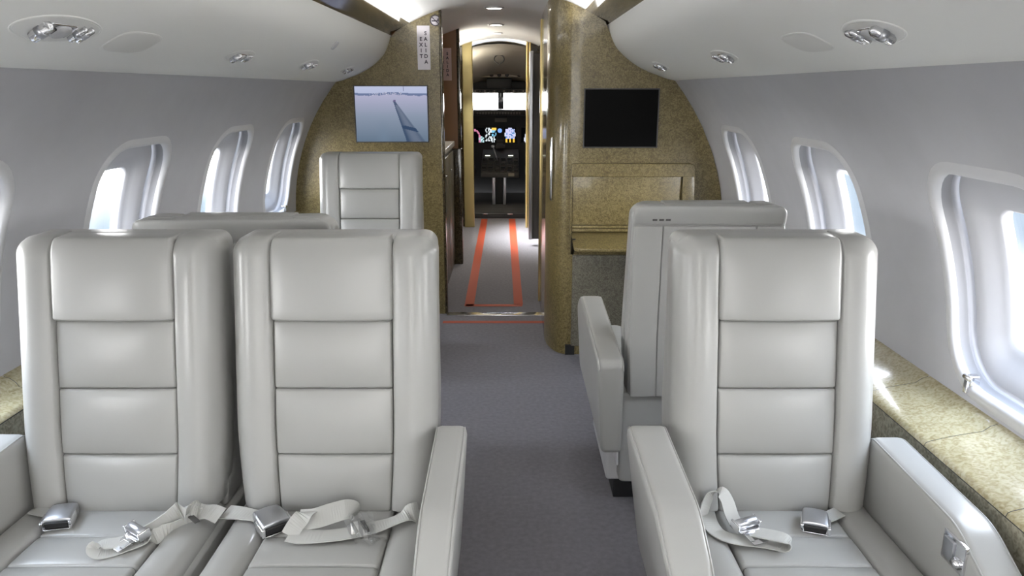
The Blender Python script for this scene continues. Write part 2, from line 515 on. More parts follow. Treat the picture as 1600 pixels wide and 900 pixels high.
win_no = 0
def make_window(side, fwd, latch):
    global win_no
    win_no += 1
    c = fwd - HW
    t = empty('window_%d' % win_no, wpt(side, c, SW), kind='structure')
    inv = Matrix.Translation(-Vector(t.location))
    def put(name, geo, m):
        return obj(name, geo, m, t, fn=lambda x, y, z: tuple(inv @ Vector((x, y, z))))
    put('frame', rings(side, c, [(-0.030, 0.001), (-0.022, -0.0015), (-0.012, -0.0045), (-0.004, -0.0050), (0.002, -0.0025), (0.006, 0.004), (0.007, 0.012)]), M['white'])
    put('shade_channel', rings(side, c, [(0.006, 0.008), (0.007, 0.030), (0.010, 0.032), (0.010, 0.036), (0.007, 0.038), (0.008, 0.052), (0.016, 0.054)]), M['shade_channel'])
    put('reveal', rings(side, c, [(0.014, 0.050), (0.022, 0.051), (0.040, 0.060), (0.058, 0.074), (0.072, 0.083), (0.084, 0.088), (0.088, 0.093), (0.089, 0.112)]), M['reveal'])
    con = wdeep(0.087); sm = -0.22 * 0.067
    n = len(con); V = []
    for d in (0.104, 0.108):
        for f in (1, 0.66, 0.33):
            for p, q in con: V.append(wpt(side, c + p * f, SW + sm + (q - sm) * f, d))
        V.append(wpt(side, c, SW + sm, d))
    Fs = []
    for h in (0, 3 * n + 1):
        for l in range(2):
            for i in range(n):
                Fs.append((h + l * n + i, h + l * n + (i + 1) % n, h + (l + 1) * n + (i + 1) % n, h + (l + 1) * n + i))
        for i in range(n): Fs.append((h + 2 * n + i, h + 2 * n + (i + 1) % n, h + 3 * n))
    put('pane', (V, Fs), M['glass'])
    if latch:
        y = fwd - 0.085; s = SW - HH + 0.012
        p = Vector(wpt(side, y, s, 0.004)); q = inv @ p
        g = join(rbox(q.x - 0.012, q.x + 0.012, q.y - 0.011, q.y + 0.011, q.z - 0.004, q.z + 0.022, 0.004, 2, (1, 1, 1)),
                 tube([(q.x - side * 0.012, q.y - 0.013, q.z + 0.015), (q.x - side * 0.012, q.y + 0.013, q.z + 0.015)], 0.007, 10),
                 cbox(q.x - 0.004 - side * 0.014, q.x + 0.004 - side * 0.014, q.y - 0.007, q.y + 0.007, q.z - 0.022, q.z + 0.010, 0.002))
        tag(obj('latch', g, M['chrome'], t), 'small chrome shade latch')
    return t


for f in FWD_L: make_window(-1, f, f > 1.0)
for f in FWD_R: make_window(1, f, f > 1.0)


def extrude_profile(prof, y0, y1, ny=1):
    V = []; Fs = []; n = len(prof)
    for j in range(ny + 1):
        y = y0 + (y1 - y0) * j / ny
        for x, z in prof: V.append((x, y, z))
    for j in range(ny):
        for i in range(n - 1):
            a = j * n + i; Fs.append((a, a + 1, a + n + 1, a + n))
    return V, Fs


def smooth_prof(p, sub=4):
    P = [Vector(a) for a in p]; out = []
    for i in range(len(P) - 1):
        p0, p1, p2, p3 = P[max(i - 1, 0)], P[i], P[i + 1], P[min(i + 2, len(P) - 1)]
        for s in range(sub):
            t = s / sub
            out.append(tuple(0.5 * ((2 * p1) + (-p0 + p2) * t + (2 * p0 - 5 * p1 + 4 * p2 - p3) * t * t + (-p0 + 3 * p1 - 3 * p2 + p3) * t ** 3)))
    out.append(tuple(P[-1])); return out


VS = smooth_prof(VAL)
for k, s in enumerate((-1, 1)):
    o = obj('trim_%d' % (1 + k), extrude_profile([(XC + s * a, z) for a, z in VS], Y_AFT, Y_END), M['valance'])
    tag(o, ('left' if s < 0 else 'right') + ' off-white service panel valance above the windows', kind='structure')
    o = obj('trim_%d' % (3 + k), extrude_profile([(XC + s * a, z) for a, z in STRIP], Y_AFT, Y_END), M['veneer_dark'])
    tag(o, ('left' if s < 0 else 'right') + ' dark glossy veneer strip along the valance edge', kind='structure')

half = 0.478
dz = CEIL_R - math.sqrt(CEIL_R ** 2 - half ** 2)
arc = []
for i in range(25):
    x = -half + 2 * half * i / 24
    arc.append((XC + x, CEIL_TOP - CEIL_R + math.sqrt(CEIL_R ** 2 - x * x)))
tag(obj('ceiling', extrude_profile(arc, Y_AFT, 8.0), M['ceiling']), 'white vaulted cabin ceiling', kind='structure')
tag(obj('floor', box(-1.3, 1.1, Y_AFT, 8.32, -0.05, 0.0), M['carpet'], smooth=False), 'grey carpeted cabin floor', kind='structure')
tag(obj('wall_back', box(-1.4, 1.2, Y_AFT - 0.04, Y_AFT, -0.05, 1.95), M['valance'], smooth=False), 'aft cabin bulkhead', kind='structure')


def top_z(x):
    a = abs(x - XC)
    if a < half: return CEIL_TOP - CEIL_R + math.sqrt(CEIL_R ** 2 - a * a)
    pts = [(0.472, 1.752), (0.585, 1.685)] + list(reversed(VS))
    for (a0, z0), (a1, z1) in zip(pts, pts[1:]):
        if a0 <= a <= a1 and a1 > a0: return z0 + (z1 - z0) * (a - a0) / (a1 - a0)
    if a < RW: return ZW + math.sqrt(max(RW * RW - a * a, 0))
    return ZW


def bot_z(x):
    a = abs(x - XC)
    if a < 1.02: return 0.0
    return ZW - math.sqrt(max(RW * RW - a * a, 0))


def bulkhead(name, path, m, thick):
    """path: plan points of the face seen from the cabin; a closed slab that fills the cross-section"""
    V = []; Fs = []
    K = 14
    for (x, y) in path:
        z0, z1 = bot_z(x), top_z(x) + 0.004
        for k in range(K + 1): V.append((x, y, z0 + (z1 - z0) * k / K))
    n = len(path)
    for i in range(n - 1):
        for k in range(K):
            a = i * (K + 1) + k
            Fs.append((a, a + 1, a + K + 2, a + K + 1))
    o = obj(name, (V, Fs), m)
    md = o.modifiers.new('solid', 'SOLIDIFY'); md.thickness = thick; md.offset = -1 if thick > 0 else 1
    return tag(o, kind='structure')


# left forward bulkhead (solid slab)
XL = -0.412
lp = [XC - RW * math.sin(math.radians(90 * i / 40)) for i in range(40, -1, -1)]
lp = [x for x in lp if x < XL - 0.01] + [XL]
def flat_bulk(name, xs, y0, y1, m):
    V = []; Fs = []
    for y in (y0, y1):
        for x in xs: V += [(x, y, bot_z(x)), (x, y, top_z(x) + 0.004)]
    n = len(xs)
    for h in (0, 2 * n):
        for i in range(n - 1): Fs.append((h + 2 * i, h + 2 * i + 1, h + 2 * i + 3, h + 2 * i + 2))
    for i in (0, n - 1): Fs.append((2 * i, 2 * i + 1, 2 * n + 2 * i + 1, 2 * n + 2 * i))
    for i in range(n - 1):
        for a in (0, 1): Fs.append((2 * i + a, 2 * i + 2 + a, 2 * n + 2 * i + 2 + a, 2 * n + 2 * i + a))
    return tag(obj(name, (V, Fs), m, smooth=False), kind='structure')
wl = flat_bulk('wall_front_left', lp, YB_L, YB_L + 0.05, M['veneer'])
tag(wl, 'gold mottled veneer bulkhead left of the aisle')
tag(obj('edge_trim', rbox(XL - 0.012, XL + 0.004, YB_L - 0.006, YB_L + 0.056, 0.0, top_z(XL), 0.006, 3, (1, 1, 1)), M['veneer_dark'], wl), 'dark rounded edge of the bulkhead')

# right forward cabinet bulkhead: aisle face, rounded corner, aft face
XR = 0.185
path = []
for i in range(13):
    th = PI / 2 * i / 12
    path.append((XR + 0.11 * (1 - math.cos(th)), 4.15 - 0.30 * math.sin(th)))
path += [(x, YB_R) for x in [0.35 + 0.05 * i for i in range(14)]]
path += [(XC + RW * math.sin(math.radians(a)), YB_R) for a in (70, 74, 78, 82, 86, 89.5)]
wr_ = bulkhead('wall_front_right', path, M['veneer'], 0.0)
wr_.modifiers.clear()
af = bulkhead('aisle_face', [(XR + 0.02, 4.92), (XR, 4.90), (XR, 4.6), (XR, 4.3), (XR, 4.15)], M['veneer_brown'], 0.0)
af.modifiers.clear(); af.parent = wr_; del af['kind']
tag(wr_, 'gold mottled veneer cabinet bulkhead right of the aisle with a rounded corner')

# ---------------------------------------------------------------- window ledges
def ledge(side, xin, zt, label, n):
    xo = XC + side * math.sqrt(RW ** 2 - (0.66 - ZW) ** 2)
    t = empty('trim_%d' % n, (0, 0, 0), kind='structure', label=label)
    y0, y1 = Y_AFT, (YB_R if side > 0 else YB_L)
    pr = [(xin, zt - 0.012), (xin + side * 0.003, zt - 0.004), (xin + side * 0.012, zt), (xin + side * 0.06, zt + 0.012), (xo - side * 0.035, zt + 0.024), (xo - side * 0.02, zt + 0.036), (xo + side * 0.01, zt + 0.046)]
    cuts = [y0] + [1.26 + 0.29 * k for k in range(-12, 12) if y0 + 0.1 < 1.26 + 0.29 * k < y1 - 0.1] + [y1]
    for a, b in zip(cuts, cuts[1:]):
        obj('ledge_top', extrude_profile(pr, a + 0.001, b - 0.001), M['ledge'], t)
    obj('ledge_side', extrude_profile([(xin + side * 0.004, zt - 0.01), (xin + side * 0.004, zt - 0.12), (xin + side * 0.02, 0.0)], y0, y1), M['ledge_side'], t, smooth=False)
    obj('joint', extrude_profile([(x + side * 0.002, z - 0.004) for x, z in pr], y0, y1), M['black'], t)
ledge(1, 0.925, 0.618, 'gold veneer ledge under the right windows', 5)
ledge(-1, -1.225, 0.618, 'gold veneer ledge under the left windows', 6)

# ---------------------------------------------------------------- seats
REC = 0.185
def make_seat(name, loc, rz, label, hw=0.233, arms=(), back_arm=0.06, base=True, skirt=False, tall=1.0, group='leather cabin seats'):
    t = empty(name, loc, rz, label, 'seat', group)
    k = hw / 0.233
    cw = 0.134 * k
    def bk(x, d, tt):
        # taper low on the back, recline by shear
        f = 1 - 0.065 * max(0, 1 - tt / 0.2) ** 1.5
        return (x * f, d + REC * tt, 0.44 + tt * tall)
    def puff(x0, x1, t0, t1, amp, fn=bk):
        def g(x, d, tt):
            u = (x - x0) / (x1 - x0) * 2 - 1; w = (tt - t0) / (t1 - t0) * 2 - 1
            b = max(0, 1 - u ** 2) ** 0.6 * max(0, 1 - w ** 2) ** 0.6
            fr = 1 if d < 0.05 else 0
            return fn(x, d - amp * b * fr, tt)
        return g
    seams = [0.0, 0.133, 0.283, 0.437]
    for a, b in zip(seams, seams[1:]):
        obj('back_cushion', rbox(-cw, cw, -0.002, 0.07, a + 0.0006, b - 0.0006, ((0.006, 0.006), (0.007, 0.01), (0.006, 0.006)), 3, (10, 2, 8)), M['leather'], t,
            fn=puff(-cw, cw, a, b, 0.012))
    hc = cw + 0.005
    obj('headrest_cushion', rbox(-hc, hc, -0.012, 0.085, 0.437, 0.619, ((0.012, 0.012), (0.016, 0.03), (0.008, 0.045)), 4, (10, 2, 8)), M['leather'], t,
        fn=puff(-hc, hc, 0.40, 0.624, 0.016))
    for s in (-1, 1):
        x0, x1 = (cw - 0.002, hw) if s > 0 else (-hw, -cw + 0.002)
        rx = (0.010, 0.055) if s > 0 else (0.055, 0.010)
        def bl(x, d, tt, s=s):
            # bolster swells toward its middle and outward
            u = (abs(x) - cw) / (hw - cw)
            b = 0.016 * math.sin(PI * min(max(u * 0.9 + 0.08, 0), 1)) * (1 if d < 0.06 else 0)
            return bk(x, d - b, tt)
        obj('side_bolster', rbox(x0, x1, -0.006, 0.105, 0.0, 0.620, (rx, (0.050, 0.02), (0.012, 0.040)), 5, (4, 2, 10)), M['leather'], t, fn=bl)
    # back shell, wedge: thin at the top, deep at the bottom
    def sh(x, d, tt):
        # d runs 0..0.2 from front to back
        f = 1 - 0.04 * max(0, 1 - tt / 0.2)
        yf = 0.05 + REC * tt; yb = 0.205 + 0.018 * tt
        top = max(0, (tt - 0.50) / 0.12)
        yb += 0.02 * top ** 2
        return (x * f, yf + (yb - yf) * d / 0.2, 0.44 + tt * tall)
    obj('back_shell', rbox(-hw + 0.003, hw - 0.003, 0.0, 0.2, -0.02, 0.606, ((0.03, 0.03), (0.02, 0.03), (0.01, 0.03)), 4, (6, 3, 10)), M['leather_shell'], t, fn=sh)
    # upholstered panels of the back face
    def bp(x, d, tt):
        p = sh(x, 0.2, tt); return (p[0], p[1] + d, p[2])
    for x0, x1, rx in ((-hw + 0.006, -cw - 0.007, (0.012, 0.004)), (-cw - 0.006, cw + 0.006, (0.004, 0.004)), (cw + 0.007, hw - 0.006, (0.004, 0.012))):
        obj('back_panel', rbox(x0, x1, -0.012, 0.007, -0.015, 0.555, (rx, (0.003, 0.005), (0.004, 0.006)), 2, (4, 1, 8)), M['leather_shell'], t, fn=bp)
    obj('back_top_band', rbox(-hw + 0.004, hw - 0.004, -0.10, 0.008, 0.558, 0.617, ((0.03, 0.03), (0.02, 0.012), (0.004, 0.03)), 4, (6, 2, 2)), M['leather_shell'], t, fn=bp)
    for i in range(3):
        xx = 0.168 * k - i * 0.020
        o = obj('vent_slot', cbox(xx - 0.007, xx + 0.007, 0.005, 0.0105, 0.572, 0.578, 0.001), M['dark_grey'], t, fn=bp)
    # cushion
    pads = [0.055, -0.103, -0.212, -0.330, -0.475]
    for i, (b, a) in enumerate(zip(pads, pads[1:])):
        rf = 0.045 if i == 3 else 0.007
        def sp(x, y, z, a=a, b=b):
            u = x / cw; w = (y - a) / (b - a) * 2 - 1
            q = max(0, 1 - u * u) ** 0.6 * max(0, 1 - w * w) ** 0.6 if z > 0.40 else 0
            return (x, y, z + 0.006 * q + (-y) * 0.02)
        obj('seat_cushion', rbox(-cw, cw, a + 0.0006, b - 0.0006, 0.31, 0.440, ((0.010, 0.010), (rf, 0.007), (0.02, 0.010)), 3, (8, 5, 2)), M['leather'], t, fn=sp)
    for s in (-1, 1):
        x0, x1 = (cw - 0.001, hw - 0.006) if s > 0 else (-hw + 0.006, -cw + 0.001)
        def sb(x, y, z):
            u = (abs(x) - cw) / (hw - 0.006 - cw)
            return (x, y, z + (0.012 * math.sin(PI * min(max(u, 0), 1)) if z > 0.40 else 0) + (-y) * 0.02)
        obj('seat_bolster', rbox(x0, x1, -0.478, 0.05, 0.31, 0.440, ((0.024, 0.024), (0.05, 0.02), (0.02, 0.024)), 4, (4, 8, 2)), M['leather'], t, fn=sb)
    # arms
    for (a0, a1, zt, zf, zb, tap) in arms:
        pr = round_poly([(-0.455, zb), (back_arm, zb), (back_arm, zt), (-0.30, zf), (-0.43, zf - 0.065)],
                        [0.03, 0.02, 0.03, 0.16, 0.08], 7)
        dense = []
        for i, p in enumerate(pr):
            q = pr[(i + 1) % len(pr)]; dense.append(p)
            L = math.dist(p, q)
            for j in range(1, int(L / 0.06) + 1): dense.append((p[0] + (q[0] - p[0]) * j / (int(L / 0.06) + 1), p[1] + (q[1] - p[1]) * j / (int(L / 0.06) + 1)))
        out = a0 if abs(a0) > abs(a1) else a1; inn = a1 if out == a0 else a0
        lean = lambda x, y, z: (x - math.copysign(tap, out) * max(0, (zt - 0.03 - z) / 0.3) * abs(x - inn) / abs(out - inn), y, z)
        ar = obj('armrest', slab(dense, a0, a1, 0.016, 4), M['leather'], t, fn=lean)
        for xx in (a0 + 0.005, a1 - 0.005):
            pp = [(xx, y, z) for y, z in dense if z > zf - 0.10]
            i0 = max(range(len(pp)), key=lambda i: pp[i][1])
            pp = sorted(pp, key=lambda p: -p[1] - (0 if p[1] > -0.4 else 0))
            obj('piping', tube([(xx, y, z - 0.0045) for _, y, z in pp], 0.0022, 6), M['leather'], ar, fn=lean)
    if base:
        obj('base', rbox(-0.236 * k, 0.236 * k, -0.36, 0.172, 0.10, 0.425, ((0.02, 0.02), (0.03, 0.012), (0.012, 0.012)), 3, (2, 2, 2)), M['leather_shell'], t)
        if skirt:
            for sx in (-1, 1):
                obj('side_skirt', cbox(sx * 0.246 * k - 0.004, sx * 0.246 * k + 0.004, -0.30, 0.185, 0.17, 0.46, 0.003), M['white'], t)
        pw = 0.272 if skirt else 0.226
        for sx in (-1, 1):
            x0, x1 = sorted((sx * 0.12 * k, sx * pw * k))
            obj('plinth', rbox(x0, x1, -0.32, 0.115, 0.078, 0.20, 0.012, 2, (1, 1, 1)), M['white'], t)
            x0, x1 = sorted((sx * 0.17 * k, sx * (pw - 0.03) * k))
            obj('track_foot', cbox(x0, x1, -0.28, 0.095, 0.0, 0.082, 0.004), M['black'], t)
    return t


Y1 = 1.55
seat_r = make_seat('cabin_seat', (0.602, Y1, 0), 0, 'pale grey leather seat facing aft beside the big right window, silver buckle on its cushion',
                   arms=((-0.338, -0.248, 0.640, 0.628, 0.315, 0.04), (0.222, 0.300, 0.610, 0.600, 0.315, 0.0)))
seat_a = make_seat('cabin_seat', (-0.405, Y1, 0), 0, 'pale grey leather aft-facing seat on the left of the aisle with a twisted lap belt',
                   arms=((0.230, 0.302, 0.640, 0.620, 0.315, 0.02),))
seat_w = make_seat('cabin_seat', (-0.896, Y1, 0), 0, 'pale grey leather aft-facing seat against the left wall, open buckle on its cushion',
                   arms=((-0.300, -0.222, 0.618, 0.606, 0.315, 0.0),))
seat_rf = make_seat('cabin_seat', (0.595, 2.465, 0), PI, 'pale grey leather seat seen from behind, its tall side arm along the aisle',
                    arms=((0.254, 0.336, 0.590, 0.628, 0.282, 0.02), (-0.300, -0.250, 0.60, 0.60, 0.315, 0.0)), back_arm=0.325, skirt=True, tall=0.98)
seat_lf = make_seat('cabin_seat', (-0.746, 2.205, 0), PI, 'wide pale grey leather seat seen from behind over the two left seats', hw=0.268, tall=0.985,
                    arms=((0.275, 0.340, 0.62, 0.61, 0.315, 0.0), (-0.340, -0.275, 0.62, 0.61, 0.315, 0.0)), back_arm=0.20)
seat_lb = make_seat('cabin_seat', (-0.748, 3.885, 0), 0, 'pale grey leather seat in front of the gold bulkhead, under the lit screen', hw=0.270,
                    arms=((0.278, 0.340, 0.62, 0.61, 0.315, 0.0), (-0.340, -0.278, 0.62, 0.61, 0.315, 0.0)))


# ---------------------------------------------------------------- seat belts (parts of their seats)
def local(t, p):
    return Vector(p) - Vector(t.location)


def belt(t, name, pts, dirs, w=0.034):
    """pts: (u,v,z) on the seat, turned into points in the seat's own frame"""
    P = [local(t, atz(u, v, z)) for u, v, z in pts]
    return obj(name, ribbon(P, dirs, w), M['webbing'], t, smooth=False)


def buckle(t, u, v, z, ang, s=1.0):
    p = local(t, atz(u, v, z))
    R = Matrix.Translation(p) @ Matrix.Rotation(ang, 4, 'Z') @ Matrix.Rotation(0.12, 4, 'X')
    def tr(x, y, zz):
        return tuple(R @ Vector((x * s, y * s, zz * s)))
    def crown(x, y, zz):
        hh = 1 - 0.25 * (y / 0.035 if y > 0 else 0) ** 2
        return tr(x * (1 - 0.12 * max(0, y) / 0.035), y, zz * hh - 0.10 * x * x / 0.03)
    b = obj('buckle', rbox(-0.029, 0.029, -0.030, 0.034, 0.0, 0.024, ((0.006, 0.006), (0.003, 0.010), (0.004, 0.007)), 3, (6, 4, 2)), M['satin'], t, fn=crown)
    tag(b, 'brushed metal lift-lever buckle')
    obj('slot', cbox(-0.023, 0.023, -0.0345, -0.026, 0.003, 0.0165, 0.002), M['black'], b, fn=tr)
    for sx in (-1, 1):
        obj('side_plate', cbox(sx * 0.0275 - 0.0035, sx * 0.0275 + 0.0035, -0.036, 0.0, 0.0, 0.018, 0.0015), M['chrome'], b, fn=tr)
    obj('lip', cbox(-0.026, 0.026, -0.036, -0.02, -0.001, 0.002, 0.0008), M['chrome'], b, fn=tr)
    return b


def tongue(t, u, v, z, ang, s=1.0):
    p = local(t, atz(u, v, z))
    R = Matrix.Translation(p) @ Matrix.Rotation(ang, 4, 'Z') @ Matrix.Rotation(0.15, 4, 'X')
    fn = lambda x, y, zz: tuple(R @ Vector((x * s, y * s, zz * s)))
    b = obj('tongue', cbox(-0.021, 0.021, -0.012, 0.018, 0.0, 0.0035, 0.001), M['chrome'], t, fn=fn)
    tag(b, 'chrome belt tongue with a roller adjuster')
    pl = join(cbox(-0.016, -0.007, -0.038, -0.010, 0.0, 0.003, 0.001), cbox(0.007, 0.016, -0.038, -0.010, 0.0, 0.003, 0.001),
              cbox(-0.016, 0.016, -0.044, -0.033, 0.0, 0.003, 0.001), cbox(-0.016, 0.016, -0.020, -0.010, 0.0, 0.003, 0.001))
    obj('tongue_plate', pl, M['chrome'], b, fn=fn, smooth=False)
    obj('roller', tube([(-0.024, 0.004, 0.011), (-0.02, 0.004, 0.011), (0.02, 0.004, 0.011), (0.024, 0.004, 0.011)], [0.006, 0.0095, 0.0095, 0.006], 14), M['satin'], b, fn=fn)
    for sx in (-1, 1):
        obj('ear', rbox(sx * 0.0245 - 0.002, sx * 0.0245 + 0.002, -0.008, 0.016, 0.0, 0.017, 0.0015, 2, (1, 1, 1)), M['chrome'], b, fn=fn)
    return b


X_, Y_, Z_ = (1, 0, 0), (0, 1, 0), (0, 0, 1)
# right seat
belt(seat_r, 'belt', [(1098, 806, 0.462), (1104, 786, 0.487), (1113, 771, 0.505), (1126, 768, 0.510), (1136, 782, 0.496), (1143, 804, 0.476), (1152, 822, 0.462)],
     [(0.8, 0.6, 0)] * 3 + [(1, 0.3, 0)] * 2 + [(1, 0.15, 0)] * 2, 0.031)
belt(seat_r, 'belt', [(1103, 800, 0.460), (1109, 818, 0.462), (1124, 834, 0.460), (1150, 843, 0.456), (1185, 847, 0.455), (1215, 852, 0.456), (1230, 853, 0.462), (1234, 847, 0.471), (1222, 840, 0.475), (1195, 834, 0.470), (1168, 829, 0.466)],
     [(0.8, 0.6, 0), (0.6, 0.8, 0), (0.35, 0.9, 0), (0.15, 1, 0), (0.1, 1, 0), (0.1, 1, 0), (0.2, 1, 0), (0.3, 1, 0), (0.3, 1, 0), (0.3, 1, 0), (0.3, 1, 0)], 0.038)
tongue(seat_r, 1166, 826, 0.468, math.radians(22), 1.15)
belt(seat_r, 'belt', [(1312, 800, 0.452), (1298, 806, 0.456), (1285, 812, 0.458)], [(0.5, 1, 0)] * 3, 0.03)
buckle(seat_r, 1273, 818, 0.452, math.radians(-20), 1.0)
# aisle seat on the left
belt(seat_a, 'belt', [(352, 800, 0.455), (375, 802, 0.462), (400, 806, 0.462), (418, 812, 0.458)], [(0.1, 1, 0.2), (0, 1, 0.1), (-0.2, 1, 0), (-0.3, 1, 0)], 0.042)
buckle(seat_a, 424, 818, 0.454, math.radians(38), 1.15)
belt(seat_a, 'belt', [(654, 800, 0.462), (640, 803, 0.470), (620, 812, 0.464), (598, 820, 0.458), (572, 827, 0.457), (540, 834, 0.457), (505, 838, 0.457), (470, 838, 0.458), (452, 834, 0.462)],
     [(0.3, 1, 0.3), (0.35, 1, 0.2), (0.3, 1, 0), (0.25, 1, 0), (0.2, 1, 0), (0.15, 1, 0), (0, 1, 0), (-0.3, 1, 0.2), (-0.6, 0.9, 0.3)], 0.044)
belt(seat_a, 'belt', [(452, 837, 0.460), (462, 820, 0.478), (474, 806, 0.490), (486, 799, 0.488)], [(1, 0.25, 0)] * 2 + [(1, 0.5, 0)] * 2, 0.036)
belt(seat_a, 'belt', [(468, 812, 0.474), (492, 810, 0.478), (518, 802, 0.482), (540, 796, 0.484), (553, 797, 0.478), (553, 805, 0.466), (545, 812, 0.460)],
     [(-0.1, 0.6, 0.6), (0.1, 0.6, 0.6), (0.1, 0.6, 0.6), (0.2, 0.7, 0.5), (0.3, 0.8, 0.2), (0.3, 1, 0), (0.3, 1, 0)], 0.044)
p = local(seat_a, atz(570, 824, 0.460))
tag(obj('belt_keeper', cbox(-0.005, 0.005, -0.022, 0.022, 0, 0.005, 0.001), M['black'], seat_a,
        fn=lambda x, y, z: tuple(Matrix.Translation(p) @ Matrix.Rotation(0.45, 4, 'Z') @ Vector((x, y, z)))), 'black belt keeper loop')
# the clear plastic sleeve left on that belt
fv, ff = [], []
for i in range(9):
    for j in range(7):
        q = local(seat_a, atz(535 + 5.5 * i + 2.5 * j, 806 + 6.5 * j, 0.463))
        fv.append((q.x + random.uniform(-.002, .002), q.y + random.uniform(-.002, .002), q.z + 0.012 + random.uniform(-.007, .007) - 0.0028 * j * (j > 3) ))
for i in range(8):
    for j in range(6):
        a = i * 7 + j; ff.append((a, a + 1, a + 8, a + 7))
tag(obj('plastic_sleeve', (fv, ff), M['film'], seat_a, smooth=False), 'crumpled clear plastic sleeve left on the belt')
# window seat on the left
belt(seat_w, 'belt', [(345, 806, 0.462), (330, 800, 0.470), (312, 799, 0.472), (296, 796, 0.484), (282, 798, 0.490), (264, 810, 0.480), (244, 824, 0.468), (226, 834, 0.462)],
     [(0.3, 1, 0.3), (0.3, 1, 0.2), (0.5, 1, 0.1), (0.8, 0.6, 0), (0.8, 0.6, 0), (0.75, 0.7, 0), (0.75, 0.7, 0), (0.75, 0.7, 0)], 0.044)
belt(seat_w, 'belt', [(318, 803, 0.460), (292, 815, 0.458), (262, 829, 0.455), (232, 843, 0.453), (204, 853, 0.452), (178, 861, 0.452), (156, 864, 0.455), (148, 858, 0.462), (160, 851, 0.464), (182, 848, 0.462), (205, 843, 0.460)],
     [(0.7, 0.75, 0)] * 4 + [(0.5, 0.9, 0)] * 3 + [(0.5, 0.9, 0)] * 4, 0.034)
p2 = local(seat_w, atz(303, 812, 0.466))
tag(obj('belt_keeper', cbox(-0.006, 0.006, -0.018, 0.018, 0, 0.004, 0.001), M['dark_grey'], seat_w,
        fn=lambda x, y, z: tuple(Matrix.Translation(p2) @ Matrix.Rotation(0.8, 4, 'Z') @ Vector((x, y, z)))), 'dark belt keeper loop')
tongue(seat_w, 213, 837, 0.464, math.radians(-35), 1.15)
belt(seat_w, 'belt', [(52, 797, 0.458), (66, 800, 0.460), (86, 805, 0.460)], [(0, 1, 0)] * 3, 0.03)
buckle(seat_w, 97, 811, 0.452, math.radians(12), 1.05)

# control panel in the right seat's window-side arm
ctl = obj('control_panel', cbox(-0.004, 0.004, -0.035, 0.035, -0.030, 0.030, 0.002), M['chrome'], seat_r, fn=lambda x, y, z: (x + 0.2205, y - 0.318, z + 0.549))
tag(ctl, 'chrome recline control plate')
obj('button', cbox(-0.003, 0.003, -0.004, 0.026, -0.020, 0.020, 0.001), M['satin'], ctl, fn=lambda x, y, z: (x + 0.2155, y - 0.318, z + 0.549))
obj('lever', tube([(0, -0.03, 0), (0, -0.012, 0)], 0.008, 10), M['chrome'], ctl, fn=lambda x, y, z: (x + 0.213, y - 0.318, z + 0.539))

# ---------------------------------------------------------------- passage to the cockpit
# galley on the left
gal = empty('galley_cabinet', (-0.80, 5.35, 0), label='low dark galley cabinet with a pale counter, left of the passage', cat='cabinet')
g = lambda x, y, z: (x + 0.80, y - 5.35, z)
obj('body', box(-1.12, -0.468, 4.68, 6.02, 0.0, 0.95), M['veneer_grey'], gal, smooth=False, fn=g)
obj('counter', rbox(-1.14, -0.452, 4.67, 6.03, 0.95, 0.99, 0.006, 2, (1, 1, 1)), M['counter'], gal, fn=g)
for i in range(3):
    d = obj('door', cbox(-0.470, -0.460, 4.70 + i * 0.44, 5.12 + i * 0.44, 0.05, 0.92, 0.003), M['veneer_grey'], gal, fn=g)
    obj('handle', tube([(-0.455, 4.76 + i * 0.44, 0.80), (-0.455, 4.84 + i * 0.44, 0.80)], 0.004, 8), M['chrome'], d, fn=g)
# partition behind the galley
pt = tag(obj('wall_galley', box(-1.30, -0.412, 6.04, 6.10, 0.0, 1.86), M['copper'], smooth=False), 'copper brown partition behind the galley', kind='structure')
obj('edge_trim', cbox(-0.478, -0.400, 6.028, 6.11, 0.0, 0.93, 0.004), M['veneer_dark'], pt)
obj('edge_trim', cbox(-0.424, -0.400, 6.028, 6.11, 0.93, 1.84, 0.004), M['veneer_dark'], pt)
# entry vestibule on the left, cockpit door post
tag(obj('wall_entry', box(-0.66, -0.60, 6.10, 7.70, 0.0, 1.86), M['veneer_dark'], smooth=False), 'dark glossy panel of the entry vestibule', kind='structure')
tag(obj('trim_7', rbox(-0.490, -0.388, 7.72, 7.78, 0.0, 1.84, 0.01, 2, (1, 1, 1)), M['gold_matte']), 'gold door post on the left of the passage', kind='structure')
tag(obj('wall_cockpit_left', box(-1.3, -0.40, 7.79, 7.84, 0.0, 1.88), M['veneer_dark'], smooth=False), 'dark bulkhead left of the cockpit door', kind='structure')
# right side
tag(obj('trim_8', rbox(0.176, 0.200, 4.90, 4.94, 0.0, 1.80, 0.006, 2, (1, 1, 1)), M['gold']), 'gold edge strip on the right of the passage', kind='structure')
tag(obj('wall_closet', box(0.262, 0.30, 4.9, 7.72, 0.0, 1.80), M['veneer_dark'], smooth=False), 'dark glossy closet panel right of the passage', kind='structure')
dr = empty('door_1', (0.19, 6.8, 0), kind='structure', label='pale metal edged closet door standing open on the right')
obj('panel', cbox(0.166, 0.262, 6.78, 6.82, 0.06, 1.68, 0.006), M['dark_grey'], dr, fn=lambda x, y, z: (x - 0.19, y - 6.8, z))
obj('edge', rbox(0.150, 0.186, 6.76, 6.80, 0.06, 1.70, 0.008, 3, (1, 1, 1)), M['satin'], dr, fn=lambda x, y, z: (x - 0.19, y - 6.8, z))
tag(obj('trim_9', join(rbox(0.138, 0.158, 7.70, 7.76, 0.0, 1.84, 0.006, 2, (1, 1, 1)), rbox(0.166, 0.184, 7.69, 7.75, 0.0, 1.84, 0.006, 2, (1, 1, 1))), M['gold']), 'gold double strip at the cockpit door', kind='structure')
